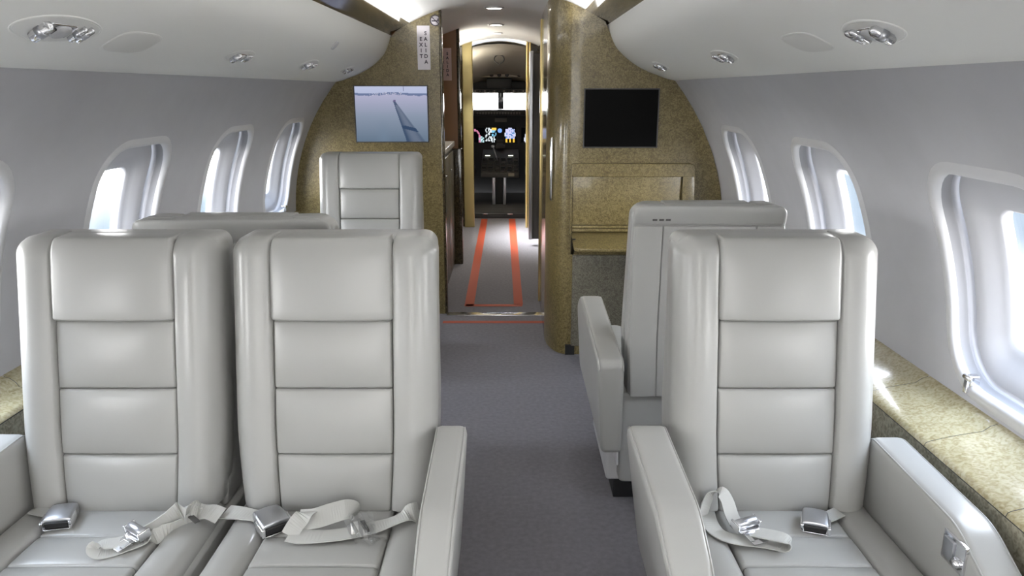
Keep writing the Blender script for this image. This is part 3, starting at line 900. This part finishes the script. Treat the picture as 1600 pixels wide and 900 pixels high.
tag(obj('wall_cockpit_right', box(0.16, 1.1, 7.79, 7.84, 0.0, 1.88), M['veneer_dark'], smooth=False), 'dark bulkhead right of the cockpit door', kind='structure')
# chrome grab handle on the rounded corner
gh = tag(obj('grab_handle', tube([(0.222, 3.96, 1.14), (0.205, 3.945, 1.135), (0.204, 3.944, 1.12), (0.204, 3.944, 0.84), (0.205, 3.945, 0.825), (0.222, 3.96, 0.82)], 0.008, 10), M['chrome']),
         'vertical chrome grab handle on the rounded corner of the cabinet bulkhead', 'handle')
# threshold and tapes
tag(obj('threshold_strip', rbox(XL, XR + 0.01, 4.56, 4.625, 0.0, 0.006, 0.003, 2, (1, 1, 1)), M['chrome']), 'polished metal threshold strip across the passage entrance', 'threshold')
def strip(u0, v0, u1, v1, w0, w1):
    a, b = atz(u0, v0, 0.0012), atz(u1, v1, 0.0012); d = (b - a).normalized(); n = Vector((-d.y, d.x, 0))
    V = [a + n * w0 / 2, a - n * w0 / 2, b - n * w1 / 2, b + n * w1 / 2]
    return [tuple(v) for v in V] + [(v.x, v.y, 0.0) for v in V], [(0, 1, 2, 3), (7, 6, 5, 4), (0, 4, 5, 1), (1, 5, 6, 2), (2, 6, 7, 3), (3, 7, 4, 0)]
tp = empty('tape_outline', (XC, 6.4, 0), label='tapering outline of orange tape on the passage carpet', cat='tape')
gt = lambda x, y, z: (x - XC, y - 6.4, z)
for a in ((757, 342, 733, 478, 0.07, 0.062), (800, 342, 810, 476, 0.07, 0.060), (728, 477, 816, 477, 0.05, 0.05), (752, 340.5, 806, 340.5, 0.05, 0.05)):
    obj('tape_strip', strip(*a), M['orange'], tp, smooth=False, fn=gt)
tag(obj('tape_line', strip(692, 503, 850, 503, 0.045, 0.045), M['orange'], smooth=False), 'straight orange tape line across the carpet before the metal threshold', 'tape')

# passage downlights
for i, (u, v, y, r) in enumerate(((772, 13, 4.9, 0.050), (775, 40, 6.15, 0.050), (775, 53, 7.05, 0.050))):
    p = aty(u, v, y); z = top_z(p.x)
    t = empty('downlight', (p.x, y, z), label=('recessed round ceiling light nearest the cabin', 'second recessed ceiling light along the passage', 'recessed ceiling light nearest the cockpit')[i], cat='light', group='passage downlights')
    obj('bezel', lathe([(r + 0.012, 0.004), (r + 0.012, -0.006), (r, -0.010), (r - 0.004, -0.004)], 24), M['white'], t)
    obj('lens', lathe([(r - 0.003, -0.002), (r - 0.003, -0.0075)], 24), M['lamp'], t)
    sp = bpy.data.lights.new('downlight_beam', 'SPOT'); sp.energy = (8, 9, 24)[i]; sp.spot_size = 1.9; sp.spot_blend = 0.7; sp.shadow_soft_size = 0.05; sp.color = (1, 0.95, 0.86)
    so = bpy.data.objects.new('downlight_beam', sp); C.objects.link(so); so.location = (p.x, y, z - 0.03)
# the daylight of the open entry door, left of the passage
area('entry_daylight', (-0.56, 7.2, 1.35), (0, -0.62, 0), 0.5, 0.9, 20, (0.95, 0.98, 1.0)).data.spread = 1.1
area('vestibule_cove_lamp', (-0.50, 6.95, 1.66), (0, PI + 0.6, 0), 0.06, 1.2, 4, (1.0, 0.93, 0.80))

# ---------------------------------------------------------------- signs and screens
def text(name, s, size, loc, rot, parent, m, align='CENTER', lh=1.0, ext=0.0006):
    c = bpy.data.curves.new(name, 'FONT'); c.body = s; c.size = size; c.align_x = align; c.align_y = 'CENTER'
    c.space_line = lh; c.extrude = ext
    c.offset = size * 0.03; c.resolution_u = 3
    tmp = bpy.data.objects.new('writing', c); C.objects.link(tmp)
    dg = bpy.context.evaluated_depsgraph_get()
    me = bpy.data.meshes.new_from_object(tmp.evaluated_get(dg))
    bpy.data.objects.remove(tmp); bpy.data.curves.remove(c)
    me.name = name; me.materials.clear()
    o = link(name, me, m, parent, smooth=False)
    o.location = loc; o.rotation_euler = rot
    return o


def exit_sign(u0, v0, u1, v1, y, m, label, dx):
    a, b = aty(u0, v0, y), aty(u1, v1, y)
    w, h = b.x - a.x, a.z - b.z; c = ((a.x + b.x) / 2, y, (a.z + b.z) / 2)
    t = empty('exit_sign', c, label=label, cat='sign')
    obj('plate', cbox(-w / 2, w / 2, -0.003, 0.0, -h / 2, h / 2, 0.001), m, t)
    text('lettering', 'S\nA\nL\nI\nD\nA', h * 0.120, (w * 0.17, -0.004, 0.0), (PI / 2, 0, 0), t, M['ink'], lh=1.08)
    text('lettering', 'E\nX\nI\nT', h * 0.120, (-w * 0.20, -0.004, 0.0), (PI / 2, 0, 0), t, M['ink'], lh=1.08)
    return t
exit_sign(651, 40, 673, 109, YB_L, M['sign'], 'white SALIDA EXIT sign on the gold bulkhead above the lit screen', 0)
exit_sign(686, 75, 706, 126, 6.026, M['sign_pink'], 'pinkish SALIDA EXIT sign on the copper partition, half hidden by the bulkhead edge', 0)

p = aty(680, 32, YB_L); rr = 0.031
ns = empty('no_smoking_sign', p, label='small round no smoking symbol beside the top of the bulkhead', cat='sign')
obj('disc', lathe([(rr, 0), (rr, -0.002)], 28, axis='y'), M['sign'], ns)
obj('ring', tube([(rr * 0.92 * math.cos(2 * PI * i / 28), -0.003, rr * 0.92 * math.sin(2 * PI * i / 28)) for i in range(28)], 0.0026, 6, closed=True), M['ink'], ns)
obj('slash', tube([(-0.02, -0.003, 0.019), (0.02, -0.003, -0.019)], 0.0024, 6), M['ink'], ns)
obj('cigarette', join(cbox(-0.020, 0.012, -0.0045, -0.002, -0.006, 0.0, 0.001), cbox(0.013, 0.019, -0.0045, -0.002, -0.006, 0.010, 0.001)), M['ink'], ns)


def picture_mesh(name, w, h, nx, ny, f, m, parent, y=0.0):
    V = [(-w / 2 + w * i / nx, y, h / 2 - h * j / ny) for j in range(ny + 1) for i in range(nx + 1)]
    Fs = [(j * (nx + 1) + i, (j + 1) * (nx + 1) + i, (j + 1) * (nx + 1) + i + 1, j * (nx + 1) + i + 1) for j in range(ny) for i in range(nx)]
    me = bpy.data.meshes.new(name); me.from_pydata(V, [], Fs)
    at = me.color_attributes.new('picture', 'FLOAT_COLOR', 'CORNER')
    cols = []
    for j in range(ny):
        for i in range(nx):
            c = f((i + 0.5) / nx, (j + 0.5) / ny); cols += [(*c, 1)] * 4
    for d, c in zip(at.data, cols): d.color = c
    return link(name, me, m, parent, smooth=False)


def lin(*c): return tuple(((x / 255) / 12.92 if x < 10 else ((x / 255 + 0.055) / 1.055) ** 2.4) for x in c)
def mixc(a, b, t):
    t = min(max(t, 0), 1); return tuple(x + (y - x) * t for x, y in zip(a, b))


def runway(x, y):
    rnd = random.random
    hz = 0.135 + 0.012 * math.sin(x * 9)
    if y < hz - 0.02: c = mixc(lin(205, 212, 240), lin(196, 205, 236), y / 0.13)
    elif y < hz + 0.025 * (0.6 + 0.5 * math.sin(x * 23) ** 2):
        c = lin(120, 134, 170) if rnd() > 0.25 or not 0.2 < x < 0.65 else lin(215, 215, 235)
    else:
        t = (y - 0.16) / 0.84
        c = mixc(lin(190, 190, 218), lin(150, 163, 184), t * 2.2) if t < 0.45 else mixc(lin(150, 163, 184), lin(110, 129, 150), (t - 0.45) / 0.55)
        c = mixc(c, lin(125, 145, 168), 0.5 * max(0, 1 - abs(x - 0.38) / 0.12) * min(max((y - 0.55) * 3, 0), 1))
        if y > 0.26:
            s = (y - 0.26) / 0.74
            lo = 0.535 + 0.175 * s - 0.015 * s * 0; hi = 0.555 + 0.41 * s
            lo -= 0.01
            if lo < x < hi:
                f = (x - lo) / (hi - lo)
                c = mixc(mixc(lin(112, 124, 146), lin(58, 78, 108), min(1, abs(f - 0.55) * 2.3) ** 2 if s > 0.1 else 1), c, 0.15 + max(0, f - 0.86) * 5)
                if s > 0.6 and abs(s - 0.62 - f * 0.1) < 0.05: c = lin(62, 82, 112)
    if 0.67 < x < 0.68 and y < 0.08: c = lin(120, 125, 160)
    if 0.53 < x < 0.56 and 0.235 < y < 0.27: c = lin(120, 110, 150)
    return c


def screen(us, y, label, lit):
    (u0, v0), (u1, v1) = us
    a, b = aty(u0, v0, y), aty(u1, v1, y); w, h = b.x - a.x, a.z - b.z
    t = empty('wall_screen', ((a.x + b.x) / 2, y, (a.z + b.z) / 2), label=label, cat='screen')
    fr = 0.006
    V = join(cbox(-w / 2 - fr, -w / 2, -0.014, 0, -h / 2 - fr, h / 2 + fr, 0.002), cbox(w / 2, w / 2 + fr, -0.014, 0, -h / 2 - fr, h / 2 + fr, 0.002),
             cbox(-w / 2, w / 2, -0.014, 0, -h / 2 - fr, -h / 2, 0.002), cbox(-w / 2, w / 2, -0.014, 0, h / 2, h / 2 + fr, 0.002))
    obj('bezel', V, M['dark_grey'], t, smooth=False)
    if lit: picture_mesh('display', w, h, 128, 96, runway, M['picture'], t, -0.010)
    else: obj('display', box(-w / 2, w / 2, -0.010, 0, -h / 2, h / 2), M['screen_off'], t, smooth=False)
    return t
screen(((554, 135), (669.5, 221)), YB_L, 'lit wall screen showing a grey runway under a pale sky', True)
screen(((914.5, 140), (1024.5, 229)), YB_R, 'dark wall screen, switched off, on the right bulkhead', False)

# ---------------------------------------------------------------- fold-out table unit on the right bulkhead
q0 = aty(893, 255, YB_R); q1 = aty(1086, 255, YB_R)
xa, xb, zt = q0.x, q1.x, q0.z
zi = aty(980, 275, YB_R).z; zs = aty(920, 352, YB_R).z; zl = aty(920, 362, YB_R).z
tb = empty('fold_out_table', ((xa + xb) / 2, YB_R, zl), label='fold-out table unit of gold veneer below the dark screen', cat='table')
ft = lambda x, y, z: (x - (xa + xb) / 2, y - YB_R, z - zl)
obj('surround', slab(round_poly([(xa, zi), (xa, zt), (xb, zt), (xb, zi)], [0.004, 0.012, 0.055, 0.0], 8), -0.030, 0.0, 0.003, 3, mp=lambda d, p, q: (p, YB_R + d, q)), M['veneer'], tb, fn=ft)
obj('side_leg', cbox(xb - 0.062, xb, YB_R - 0.030, YB_R, zl - 0.01, zi + 0.002, 0.003), M['veneer'], tb, fn=ft)
obj('side_leg', cbox(xa - 0.003, xa + 0.006, YB_R - 0.016, YB_R, zl - 0.01, zi + 0.002, 0.003), M['veneer'], tb, fn=ft)
obj('back_board', cbox(xa + 0.008, xb - 0.064, YB_R - 0.008, YB_R, zs + 0.004, zi - 0.002, 0.002), M['veneer'], tb, fn=ft)
obj('rail', cbox(xa + 0.008, xb - 0.064, YB_R - 0.026, YB_R, zs - 0.012, zs + 0.002, 0.003), M['veneer'], tb, fn=ft)
obj('rail', cbox(xa + 0.008, xb - 0.064, YB_R - 0.020, YB_R, zs - 0.030, zs - 0.015, 0.003), M['veneer'], tb, fn=ft)
obj('table_leaf', rbox(xa + 0.004, xb - 0.05, YB_R - 0.23, YB_R, zl - 0.024, zl, ((0.03, 0.03), (0.03, 0.004), (0.006, 0.006)), 3, (2, 2, 1)), M['veneer'], tb, fn=lambda x, y, z: ft(x, y, z + (y - YB_R) * 0.17))
obj('bracket', slab([(YB_R, zl - 0.12), (YB_R, zl - 0.03), (YB_R - 0.12, zl - 0.015)], xa + 0.004, xa + 0.02, 0.003, 2), M['black'], tb, fn=ft)
# lower carpet-toned panel and kick gap of the cabinet
zlo = aty(920, 392, YB_R).z
obj('lower_panel', rbox(0.315, 1.04, YB_R - 0.014, YB_R + 0.004, 0.05, zlo - 0.02, 0.004, 2, (1, 1, 1)), M['veneer_grey'], wr_)
obj('kick_gap', box(0.285, 0.335, YB_R - 0.012, YB_R + 0.01, 0.0, 0.055), M['black'], wr_, smooth=False)

# ---------------------------------------------------------------- service units on the valances
def val_at(side, u, v):
    """where the sight line meets the valance surface"""
    d = ray(u, v); best = None
    for (a0, z0), (a1, z1) in zip(VS, VS[1:]):
        P = Vector((XC + side * a0, z0)); Q = Vector((XC + side * a1, z1)); E = Q - P
        # t*d.x = P.x + k E.x ; ZC + t*d.z = P.y + k E.y
        det = d.x * (-E.y) + E.x * d.z
        if abs(det) < 1e-9: continue
        rx, rz = P.x, P.y - ZC
        t = (rx * (-E.y) + E.x * rz) / det; kk = (d.x * rz - d.z * rx) / det
        if -0.02 <= kk <= 1.02 and t > 0:
            n = Vector((-E.y, 0, E.x)).normalized()
            if n.z > 0: n = -n
            return Vector((t * d.x, t * d.y, ZC + t * d.z)), n
    return None


def frame_at(p, n):
    y = Vector((0, 1, 0)); x = y.cross(n).normalized()
    return Matrix((( y.x, x.x, n.x, p.x), (y.y, x.y, n.y, p.y), (y.z, x.z, n.z, p.z), (0, 0, 0, 1)))


def oval(a, b, h0, h1, n=32, e=2.6):
    V = []; Fs = []
    for (k, h) in ((1, h0), (1, h1 * 0.6), (0.97, h1)):
        for i in range(n):
            th = 2 * PI * i / n; cx, sx = math.cos(th), math.sin(th)
            V.append((a * k * math.copysign(abs(cx) ** (2 / e), cx), b * k * math.copysign(abs(sx) ** (2 / e), sx), h))
    for l in range(2):
        for i in range(n): Fs.append((l * n + i, l * n + (i + 1) % n, (l + 1) * n + (i + 1) % n, (l + 1) * n + i))
    Fs.append(tuple(range(n))); Fs.append(tuple(2 * n + i for i in range(n)))
    return V, Fs


def ring_oval(a, b, w, h, n=36):
    V = []; Fs = []
    for k, hh in ((0, -0.004), (0, h), (w * 0.5, h * 1.2), (w, h * 0.4), (w * 1.1, -0.006)):
        for i in range(n):
            th = 2 * PI * i / n; V.append(((a - k) * math.cos(th), (b - k) * math.sin(th), hh))
    for l in range(4):
        for i in range(n): Fs.append((l * n + i, l * n + (i + 1) % n, (l + 1) * n + (i + 1) % n, (l + 1) * n + i))
    return V, Fs


def service_unit(side, u, v, L, Wd, label):
    got = val_at(side, u, v)
    p, n = got
    t = empty('service_unit', p, label=label, cat='reading light', group='overhead reading light units')
    m = frame_at(Vector((0, 0, 0)), n)
    fn = lambda x, y, z: tuple(m @ Vector((x, y, z)))
    obj('bezel', ring_oval(L / 2, Wd / 2, 0.004, 0.0010), M['valance'], t, fn=fn)
    obj('tray', oval(L / 2 - 0.004, Wd / 2 - 0.004, -0.004, 0.0012, 36, 2.0), M['tray'], t, fn=fn)
    w = Wd * 0.23
    for k, sx in enumerate((-0.24, 0.20, 0.29)):
        x = sx * L; r = 0.075 * Wd if k else 0.12 * Wd
        lamp = obj('lamp_head', tube([(x - 0.004, -w, r * 0.9), (x, -w * 0.95, r), (x, w * 0.95, r), (x + 0.004, w, r * 0.9)], [r * 0.7, r, r, r * 0.7], 14), M['chrome'], t, fn=fn)
        obj('collar', tube([(x, -w * 0.3, r), (x, w * 0.3, r)], r * 1.12, 14), M['satin'], lamp, fn=fn)
    obj('lens', oval(0.085 * L, w * 0.9, 0.0, 0.009, 24, 2.4), M['white'], t, fn=fn)
    obj('switch', cbox(-0.14 * L, -0.08 * L, -w * 0.4, w * 0.4, 0.0, 0.008, 0.002), M['black'], t, fn=fn)
    obj('switch_plate', cbox(-0.17 * L, 0.14 * L, -w, w, -0.002, 0.0045, 0.003), M['chrome'], t, fn=fn)
    return t


def speaker(side, u, v, L, Wd, label):
    p, n = val_at(side, u, v)
    t = empty('speaker_grille', p, label=label, cat='speaker')
    m = frame_at(Vector((0, 0, 0)), n); fn = lambda x, y, z: tuple(m @ Vector((x, y, z)))
    obj('grille', oval(L / 2, Wd / 2, -0.004, 0.0012, 40, 3.2), M['grille'], t, fn=fn)
    obj('rim', oval(L / 2 + 0.003, Wd / 2 + 0.003, -0.004, 0.0006, 40, 3.2), M['tray'], t, fn=fn)


UNITS = [(-1, 92, 46, 0.28, 0.088, 'largest chrome reading light unit on the left valance'),
         (-1, 375, 88, 0.22, 0.075, 'second chrome reading light unit on the left valance, past the oval grille'),
         (-1, 482, 101, 0.22, 0.08, 'third chrome reading light unit on the left valance'),
         (-1, 543, 109, 0.20, 0.075, 'small chrome reading light unit by the left bulkhead'),
         (1, 1363, 50, 0.205, 0.082, 'largest chrome reading light unit on the right valance'),
         (1, 1131, 88, 0.21, 0.075, 'middle chrome reading light unit on the right valance'),
         (1, 1032, 103, 0.20, 0.075, 'small chrome reading light unit by the right bulkhead')]
for a in UNITS: service_unit(*a)
speaker(-1, 208, 67, 0.20, 0.082, 'plain oval speaker grille on the left valance')
speaker(1, 1260, 67, 0.185, 0.078, 'plain oval speaker grille on the right valance')
p, n = val_at(-1, 523, 71)  # plain white raised oval on the left valance
m_ = frame_at(Vector((0, 0, 0)), n)
tag(obj('valance_oval', oval(0.030, 0.022, -0.002, 0.004, 20), M['white'], fn=lambda x, y, z: tuple(m_ @ Vector((x, y, z)) + p)), 'small white oval on the left valance', 'light')

# ---------------------------------------------------------------- cockpit
YI = 9.90
tag(obj('floor_cockpit', box(-1.2, 1.0, 8.32, 10.1, 0.0, 0.045), M['dark_grey'], smooth=False), kind='structure')
sill = tag(obj('threshold_step', rbox(-0.46, 0.22, 8.28, 8.36, 0.0, 0.06, 0.008, 2, (1, 1, 1)), M['dark']), 'dark step at the cockpit entrance', 'step')
for u in (758, 797):
    p = aty(u, 335, 8.27); obj('step_clip', cbox(-0.03, 0.03, -0.006, 0.004, -0.006, 0.004, 0.002), M['chrome'], sill, fn=lambda x, y, z: (x + p.x, y + 8.275, z + 0.052))
# shell
for s in (-1, 1):
    V = []; Fs = []
    n = 18
    for j, (y, sc_) in enumerate(((7.84, 1.0), (9.2, 0.95), (10.4, 0.80))):
        for i in range(n + 1):
            th = -0.5 + (PI / 2 + 0.5) * i / n
            V.append((XC + s * 1.2 * sc_ * math.cos(th), y, 0.62 + 1.2 * sc_ * math.sin(th)))
    for j in range(2):
        for i in range(n): Fs.append((j * (n + 1) + i, j * (n + 1) + i + 1, (j + 1) * (n + 1) + i + 1, (j + 1) * (n + 1) + i))
    tag(obj('wall_cockpit_' + ('port' if s < 0 else 'starboard'), (V, Fs), M['cockpit_lining']), kind='structure')
# ceiling of the cockpit sloping down to the overhead panel
V = []; Fs = []
rows = [(7.84, 1.845, 0.60), (8.4, 1.80, 0.60), (8.8, 1.735, 0.62), (9.2, 1.635, 0.65), (9.5, 1.54, 0.7), (10.05, 1.46, 0.8)]
for (y, z, w) in rows:
    for i in range(17):
        x = -1 + 2 * i / 16
        V.append((XC + x * w, y, z - 0.22 * x * x))
for j in range(len(rows) - 1):
    for i in range(16): Fs.append((j * 17 + i, j * 17 + i + 1, (j + 1) * 17 + i + 1, (j + 1) * 17 + i))
tag(obj('ceiling_cockpit', (V, Fs), M['cockpit_lining']), 'beige cockpit headlining', kind='structure')
p = aty(780, 87, 8.75)
eh = tag(obj('ceiling_handle', tube([(p.x + 0.055 * math.cos(2 * PI * i / 24), 8.72 + 0.01 * math.sin(2 * PI * i / 24), 1.705 + 0.045 * math.sin(2 * PI * i / 24) - (0.012 if i == 18 else 0)) for i in range(24)], 0.006, 8, closed=True), M['dark_grey']),
         'dark oval pull ring on the cockpit headlining', 'handle')
# front wall with windshield opening
zw0, zw1 = aty(780, 171, 10.2).z, aty(780, 145, 10.2).z
fw = join(box(-1.3, 1.1, 10.2, 10.24, -0.05, zw0), box(-1.3, 1.1, 10.2, 10.24, zw1, 2.0), box(-1.3, -0.95, 10.2, 10.24, zw0, zw1), box(0.72, 1.1, 10.2, 10.24, zw0, zw1))
tag(obj('wall_cockpit_front', fw, M['black'], smooth=False), kind='structure')
ws_ = empty('window_16', (XC, 10.2, zw0), kind='structure', label='cockpit windshield with a dark centre post')
gw = lambda x, y, z: (x - XC, y - 10.2, z - zw0)
pl, pr_ = aty(778, 158, 10.2).x, aty(787, 158, 10.2).x
obj('post', rbox(pl, pr_, 10.15, 10.22, zw0, zw1, 0.008, 2, (1, 1, 1)), M['dark_grey'], ws_, fn=gw)
obj('pane', box(-0.95, pl, 10.205, 10.212, zw0, zw1), M['glass'], ws_, smooth=False, fn=gw)
obj('pane', box(pr_, 0.72, 10.205, 10.212, zw0, zw1), M['glass'], ws_, smooth=False, fn=gw)
cp = Vector(((pl + pr_) / 2, 10.10, aty(782, 156, 10.1).z))
tag(obj('compass', join(lathe([(0.022, 0), (0.034, 0.01), (0.034, 0.03), (0.022, 0.04)], 16, c=(cp.x, cp.y, cp.z), axis='y'), cbox(cp.x - 0.01, cp.x + 0.01, cp.y + 0.01, cp.y + 0.06, cp.z, cp.z + 0.1, 0.003)), M['white']),
    'small white compass on the windshield centre post', 'compass')
# overhead panel
oh = empty('overhead_panel', (XC, 9.6, 1.45), label='dark overhead switch panel above the windshield', cat='panel')
go = lambda x, y, z: (x - XC, y - 9.6, z - 1.45)
a, b = aty(760, 122, 9.5), aty(800, 139, 9.5)
obj('centre_module', cbox(a.x, b.x, 9.5, 9.9, b.z, a.z, 0.008), M['black'], oh, fn=go)
a, b = aty(722, 127, 9.7), aty(838, 141, 9.7)
obj('side_module', cbox(a.x, b.x, 9.7, 9.95, b.z, a.z, 0.01), M['black'], oh, fn=go)
a, b = aty(725, 139, 9.62), aty(835, 145.5, 9.62)
obj('switch_row', cbox(a.x, b.x, 9.62, 9.95, b.z, a.z, 0.006), M['dark_grey'], oh, fn=go)
for i in range(22):
    x = a.x + (b.x - a.x) * (i + 0.5) / 22
    obj('switch', cbox(x - 0.009, x + 0.009, 9.60, 9.63, b.z + 0.016, b.z + 0.032, 0.002), M['black'] if i % 3 else M['cockpit_lining'], oh, fn=go)
vt = empty('eyebrow_panel', (XC, 9.4, 1.55), label='beige strip of air outlets under the cockpit headlining', cat='panel')
a, b = aty(742, 112, 9.45), aty(818, 121, 9.45)
obj('body', rbox(a.x, b.x, 9.45, 9.62, b.z, a.z, 0.012, 3, (1, 1, 1)), M['cockpit_lining'], vt, fn=lambda x, y, z: (x - XC, y - 9.4, z - 1.55))
for u in (749, 768, 780, 792, 811):
    q = aty(u, 117, 9.45)
    obj('knob', lathe([(0.022, 0.0), (0.024, -0.015), (0.014, -0.024)], 14, c=tuple(q), axis='y'), M['dark'], vt, fn=lambda x, y, z: (x - XC, y - 9.4, z - 1.55))

# instrument panel
ip = empty('instrument_panel', (XC, YI, 0.6), label='black instrument panel with glowing displays below the windshield', cat='instrument panel')
gi = lambda x, y, z: (x - XC, y - YI, z - 0.6)
zp0, zp1 = 0.55, aty(780, 178, YI).z
obj('panel', box(-1.05, 0.82, YI, YI + 0.06, zp0, zp1), M['black'], ip, smooth=False, fn=gi)


def disp_nav(kind):
    R = random.Random(kind)
    g = [[R.random() for _ in range(12)] for _ in range(12)]
    def f(x, y):
        i, j = int(x * 12), int(y * 12)
        if kind == 1:      # engine page: rows of text, cyan and yellow
            if y < 0.2 and x > 0.55: return lin(250, 205, 90)
            if x > 0.62 and y < 0.62: return lin(130, 200, 235) if g[i][j] > 0.35 else lin(20, 30, 40)
            return lin(225, 235, 240) if g[i][j] > 0.52 else lin(2, 3, 4)
        if kind == 2:      # synoptic page: pale boxes over yellow
            if y > 0.74: return lin(235, 190, 70) if abs((x * 3) % 1 - 0.5) < 0.26 else lin(2, 2, 3)
            if y < 0.1: return lin(200, 205, 235) if 0.35 < x < 0.65 else lin(2, 2, 3)
            if 0.12 < x < 0.88 and abs((x * 4) % 1 - 0.5) < 0.38: return lin(205, 205, 245) if g[i][j] > 0.3 else lin(90, 140, 190)
            return lin(2, 2, 3) if not 0.35 < y < 0.6 else lin(215, 225, 245)
        if kind == 3:      # map arc
            r = math.hypot(x - 0.0, y - 0.75)
            if 0.55 < r < 0.68: return lin(205, 130, 160)
            if x > 0.5 and y > 0.6: return lin(190, 230, 235) if g[i][j] > 0.4 else lin(3, 4, 5)
            return lin(3, 4, 5)
        if kind == 4:
            r = math.hypot(x - 1.0, y - 0.8)
            if 0.6 < r < 0.72: return lin(220, 225, 240)
            if x > 0.45: return lin(170, 165, 240) if g[i][j] > 0.35 else lin(240, 240, 250)
            return lin(3, 4, 5)
        if y < 0.25: return lin(245, 205, 110)
        return lin(90, 135, 200) if g[i][j] > 0.3 else lin(230, 240, 250)
    return f


for u, kk in ((723, 5), (748, 3), (767, 1), (797, 2), (823, 4), (840, 4)):
    a, b = aty(u - 9, 199, YI), aty(u + 9, 223, YI); w, h = b.x - a.x, a.z - b.z
    d = obj('display_bezel', cbox(a.x - 0.012, b.x + 0.012, YI - 0.012, YI, b.z - 0.012, a.z + 0.012, 0.004), M['dark'], ip, fn=gi)
    s = picture_mesh('display', w * 0.95, h * 0.95, 12, 12, disp_nav(kk), M['display'], d, -0.0)
    s.location = gi((a.x + b.x) / 2, YI - 0.0128, (a.z + b.z) / 2)
q = aty(781, 204, YI)
sb_ = obj('standby_bezel', lathe([(0.036, 0), (0.036, -0.012), (0.030, -0.014)], 20, c=tuple(q), axis='y'), M['dark'], ip, fn=gi)
obj('standby_horizon', lathe([(0.028, -0.0145), (0.027, -0.0155)], 20, c=tuple(q), axis='y'), emit('standby_blue', lin(110, 150, 220), 0.7), sb_, fn=gi)
for v in (218, 223):
    a, b = aty(776, v, YI), aty(786, v + 4, YI)
    obj('radio_unit', cbox(a.x, b.x, YI - 0.014, YI, b.z, a.z, 0.002), M['dark_grey'], ip, fn=gi)
# glareshield
a = aty(780, 172, 9.45); b = aty(780, 181, 9.45)
gs = obj('glareshield', rbox(-1.05, 0.82, 9.45, 10.12, b.z, a.z, ((0.02, 0.02), (0.02, 0.01), (0.02, 0.02)), 3, (2, 1, 1)), M['black'], ip, fn=gi)
a, b = aty(773, 184, 9.55), aty(792, 191, 9.55)
obj('guidance_panel', cbox(a.x, b.x, 9.55, 9.7, b.z, a.z, 0.004), M['dark_grey'], gs, fn=gi)
for i in range(16):
    q = aty(746 + i * 4.4, 177, 9.45)
    obj('switch', cbox(q.x - 0.010, q.x + 0.010, 9.44, 9.455, q.z - 0.012, q.z + 0.012, 0.002), M['dark_grey'], gs, fn=gi)
# pedestal
pd = empty('control_pedestal', (XC, 9.2, 0.045), label='dark centre control pedestal between the pilots', cat='pedestal')
gp = lambda x, y, z: (x - XC, y - 9.2, z - 0.045)
xl, xr = aty(751, 268, 9.0).x, aty(811, 268, 9.0).x
prp = round_poly([(8.98, 0.37), (8.98, 0.425), (9.55, 0.60), (9.86, 0.64), (9.86, 0.37)], 0.012, 3)
obj('console', slab(prp, xl, xr, 0.008, 2), M['dark_grey'], pd, fn=gp)
for (u0, u1) in ((769, 774), (786, 791)):
    a, b = aty(u0, 300, 9.02).x, aty(u1, 300, 9.02).x
    obj('support', cbox(a, b, 9.02, 9.10, 0.045, 0.40, 0.006), M['satin'], pd, fn=gp)
obj('support_web', cbox(aty(774, 300, 9.06).x, aty(786, 300, 9.06).x, 9.06, 9.5, 0.045, 0.39, 0.004), M['black'], pd, fn=gp)
def topz(y): return 0.425 + (y - 8.98) * (0.175 / 0.57)
for i in range(6):
    for j in range(5):
        x = xl + (xr - xl) * (i + 0.5) / 6; y = 9.02 + j * 0.09
        obj('module', cbox(x - 0.026, x + 0.026, y, y + 0.06, topz(y) - 0.005, topz(y + 0.03) + 0.012, 0.003), M['black'] if (i + j) % 3 else M['dark'], pd, fn=gp)
for u in (762, 798):
    q = aty(u, 244, 9.5); o = obj('lit_key', cbox(q.x - 0.03, q.x + 0.03, 9.49, 9.52, q.z - 0.012, q.z + 0.012, 0.003), M['lit_button'], pd, fn=gp)
q = aty(799, 273, 8.97); obj('placard', cbox(q.x - 0.035, q.x + 0.035, 8.968, 8.982, q.z - 0.018, q.z + 0.018, 0.002), M['cockpit_lining'], pd, fn=gp)
q = aty(774, 243, 9.4)
obj('throttle_lever', join(tube([(q.x + 0.03, 9.36, 0.53), (q.x, 9.40, 0.62), (q.x - 0.03, 9.42, 0.70)], 0.008, 8), rbox(q.x - 0.05, q.x - 0.01, 9.405, 9.435, 0.69, 0.72, 0.008, 2, (1, 1, 1))), M['satin'], pd, fn=gp)
a, b = aty(775, 227, 9.7), aty(789, 232, 9.7)
obj('gear_panel', cbox(a.x, b.x, 9.7, 9.84, b.z, a.z, 0.004), M['dark_grey'], pd, fn=gp)
# pilot seats
for s, x in ((-1, -0.66), (1, 0.38)):
    t = empty('pilot_seat', (x, 9.0, 0.045), label='dark brown pilot seat at the %s edge of the cockpit doorway' % ('left' if s < 0 else 'right'), cat='seat')
    obj('seat', rbox(-0.22, 0.22, -0.08, 0.40, 0.32, 0.44, 0.03, 3, (2, 2, 2)), M['brown_leather'], t)
    obj('backrest', rbox(-0.22, 0.22, -0.16, -0.05, 0.40, 0.98, 0.04, 3, (3, 2, 3)), M['brown_leather'], t)
    obj('headrest', rbox(-0.13, 0.13, -0.15, -0.06, 0.99, 1.14, 0.03, 3, (2, 2, 2)), M['brown_leather'], t)
    obj('pedestal', cbox(-0.15, 0.15, -0.02, 0.30, 0.0, 0.33, 0.01), M['dark'], t)
# unseen upward fill added behind the door bulkhead to brighten the cockpit lining
area('cockpit_fill', (-0.52, 8.35, 1.42), (0, PI - 0.5, 0), 0.15, 0.3, 4.0, (1, 0.95, 0.85))
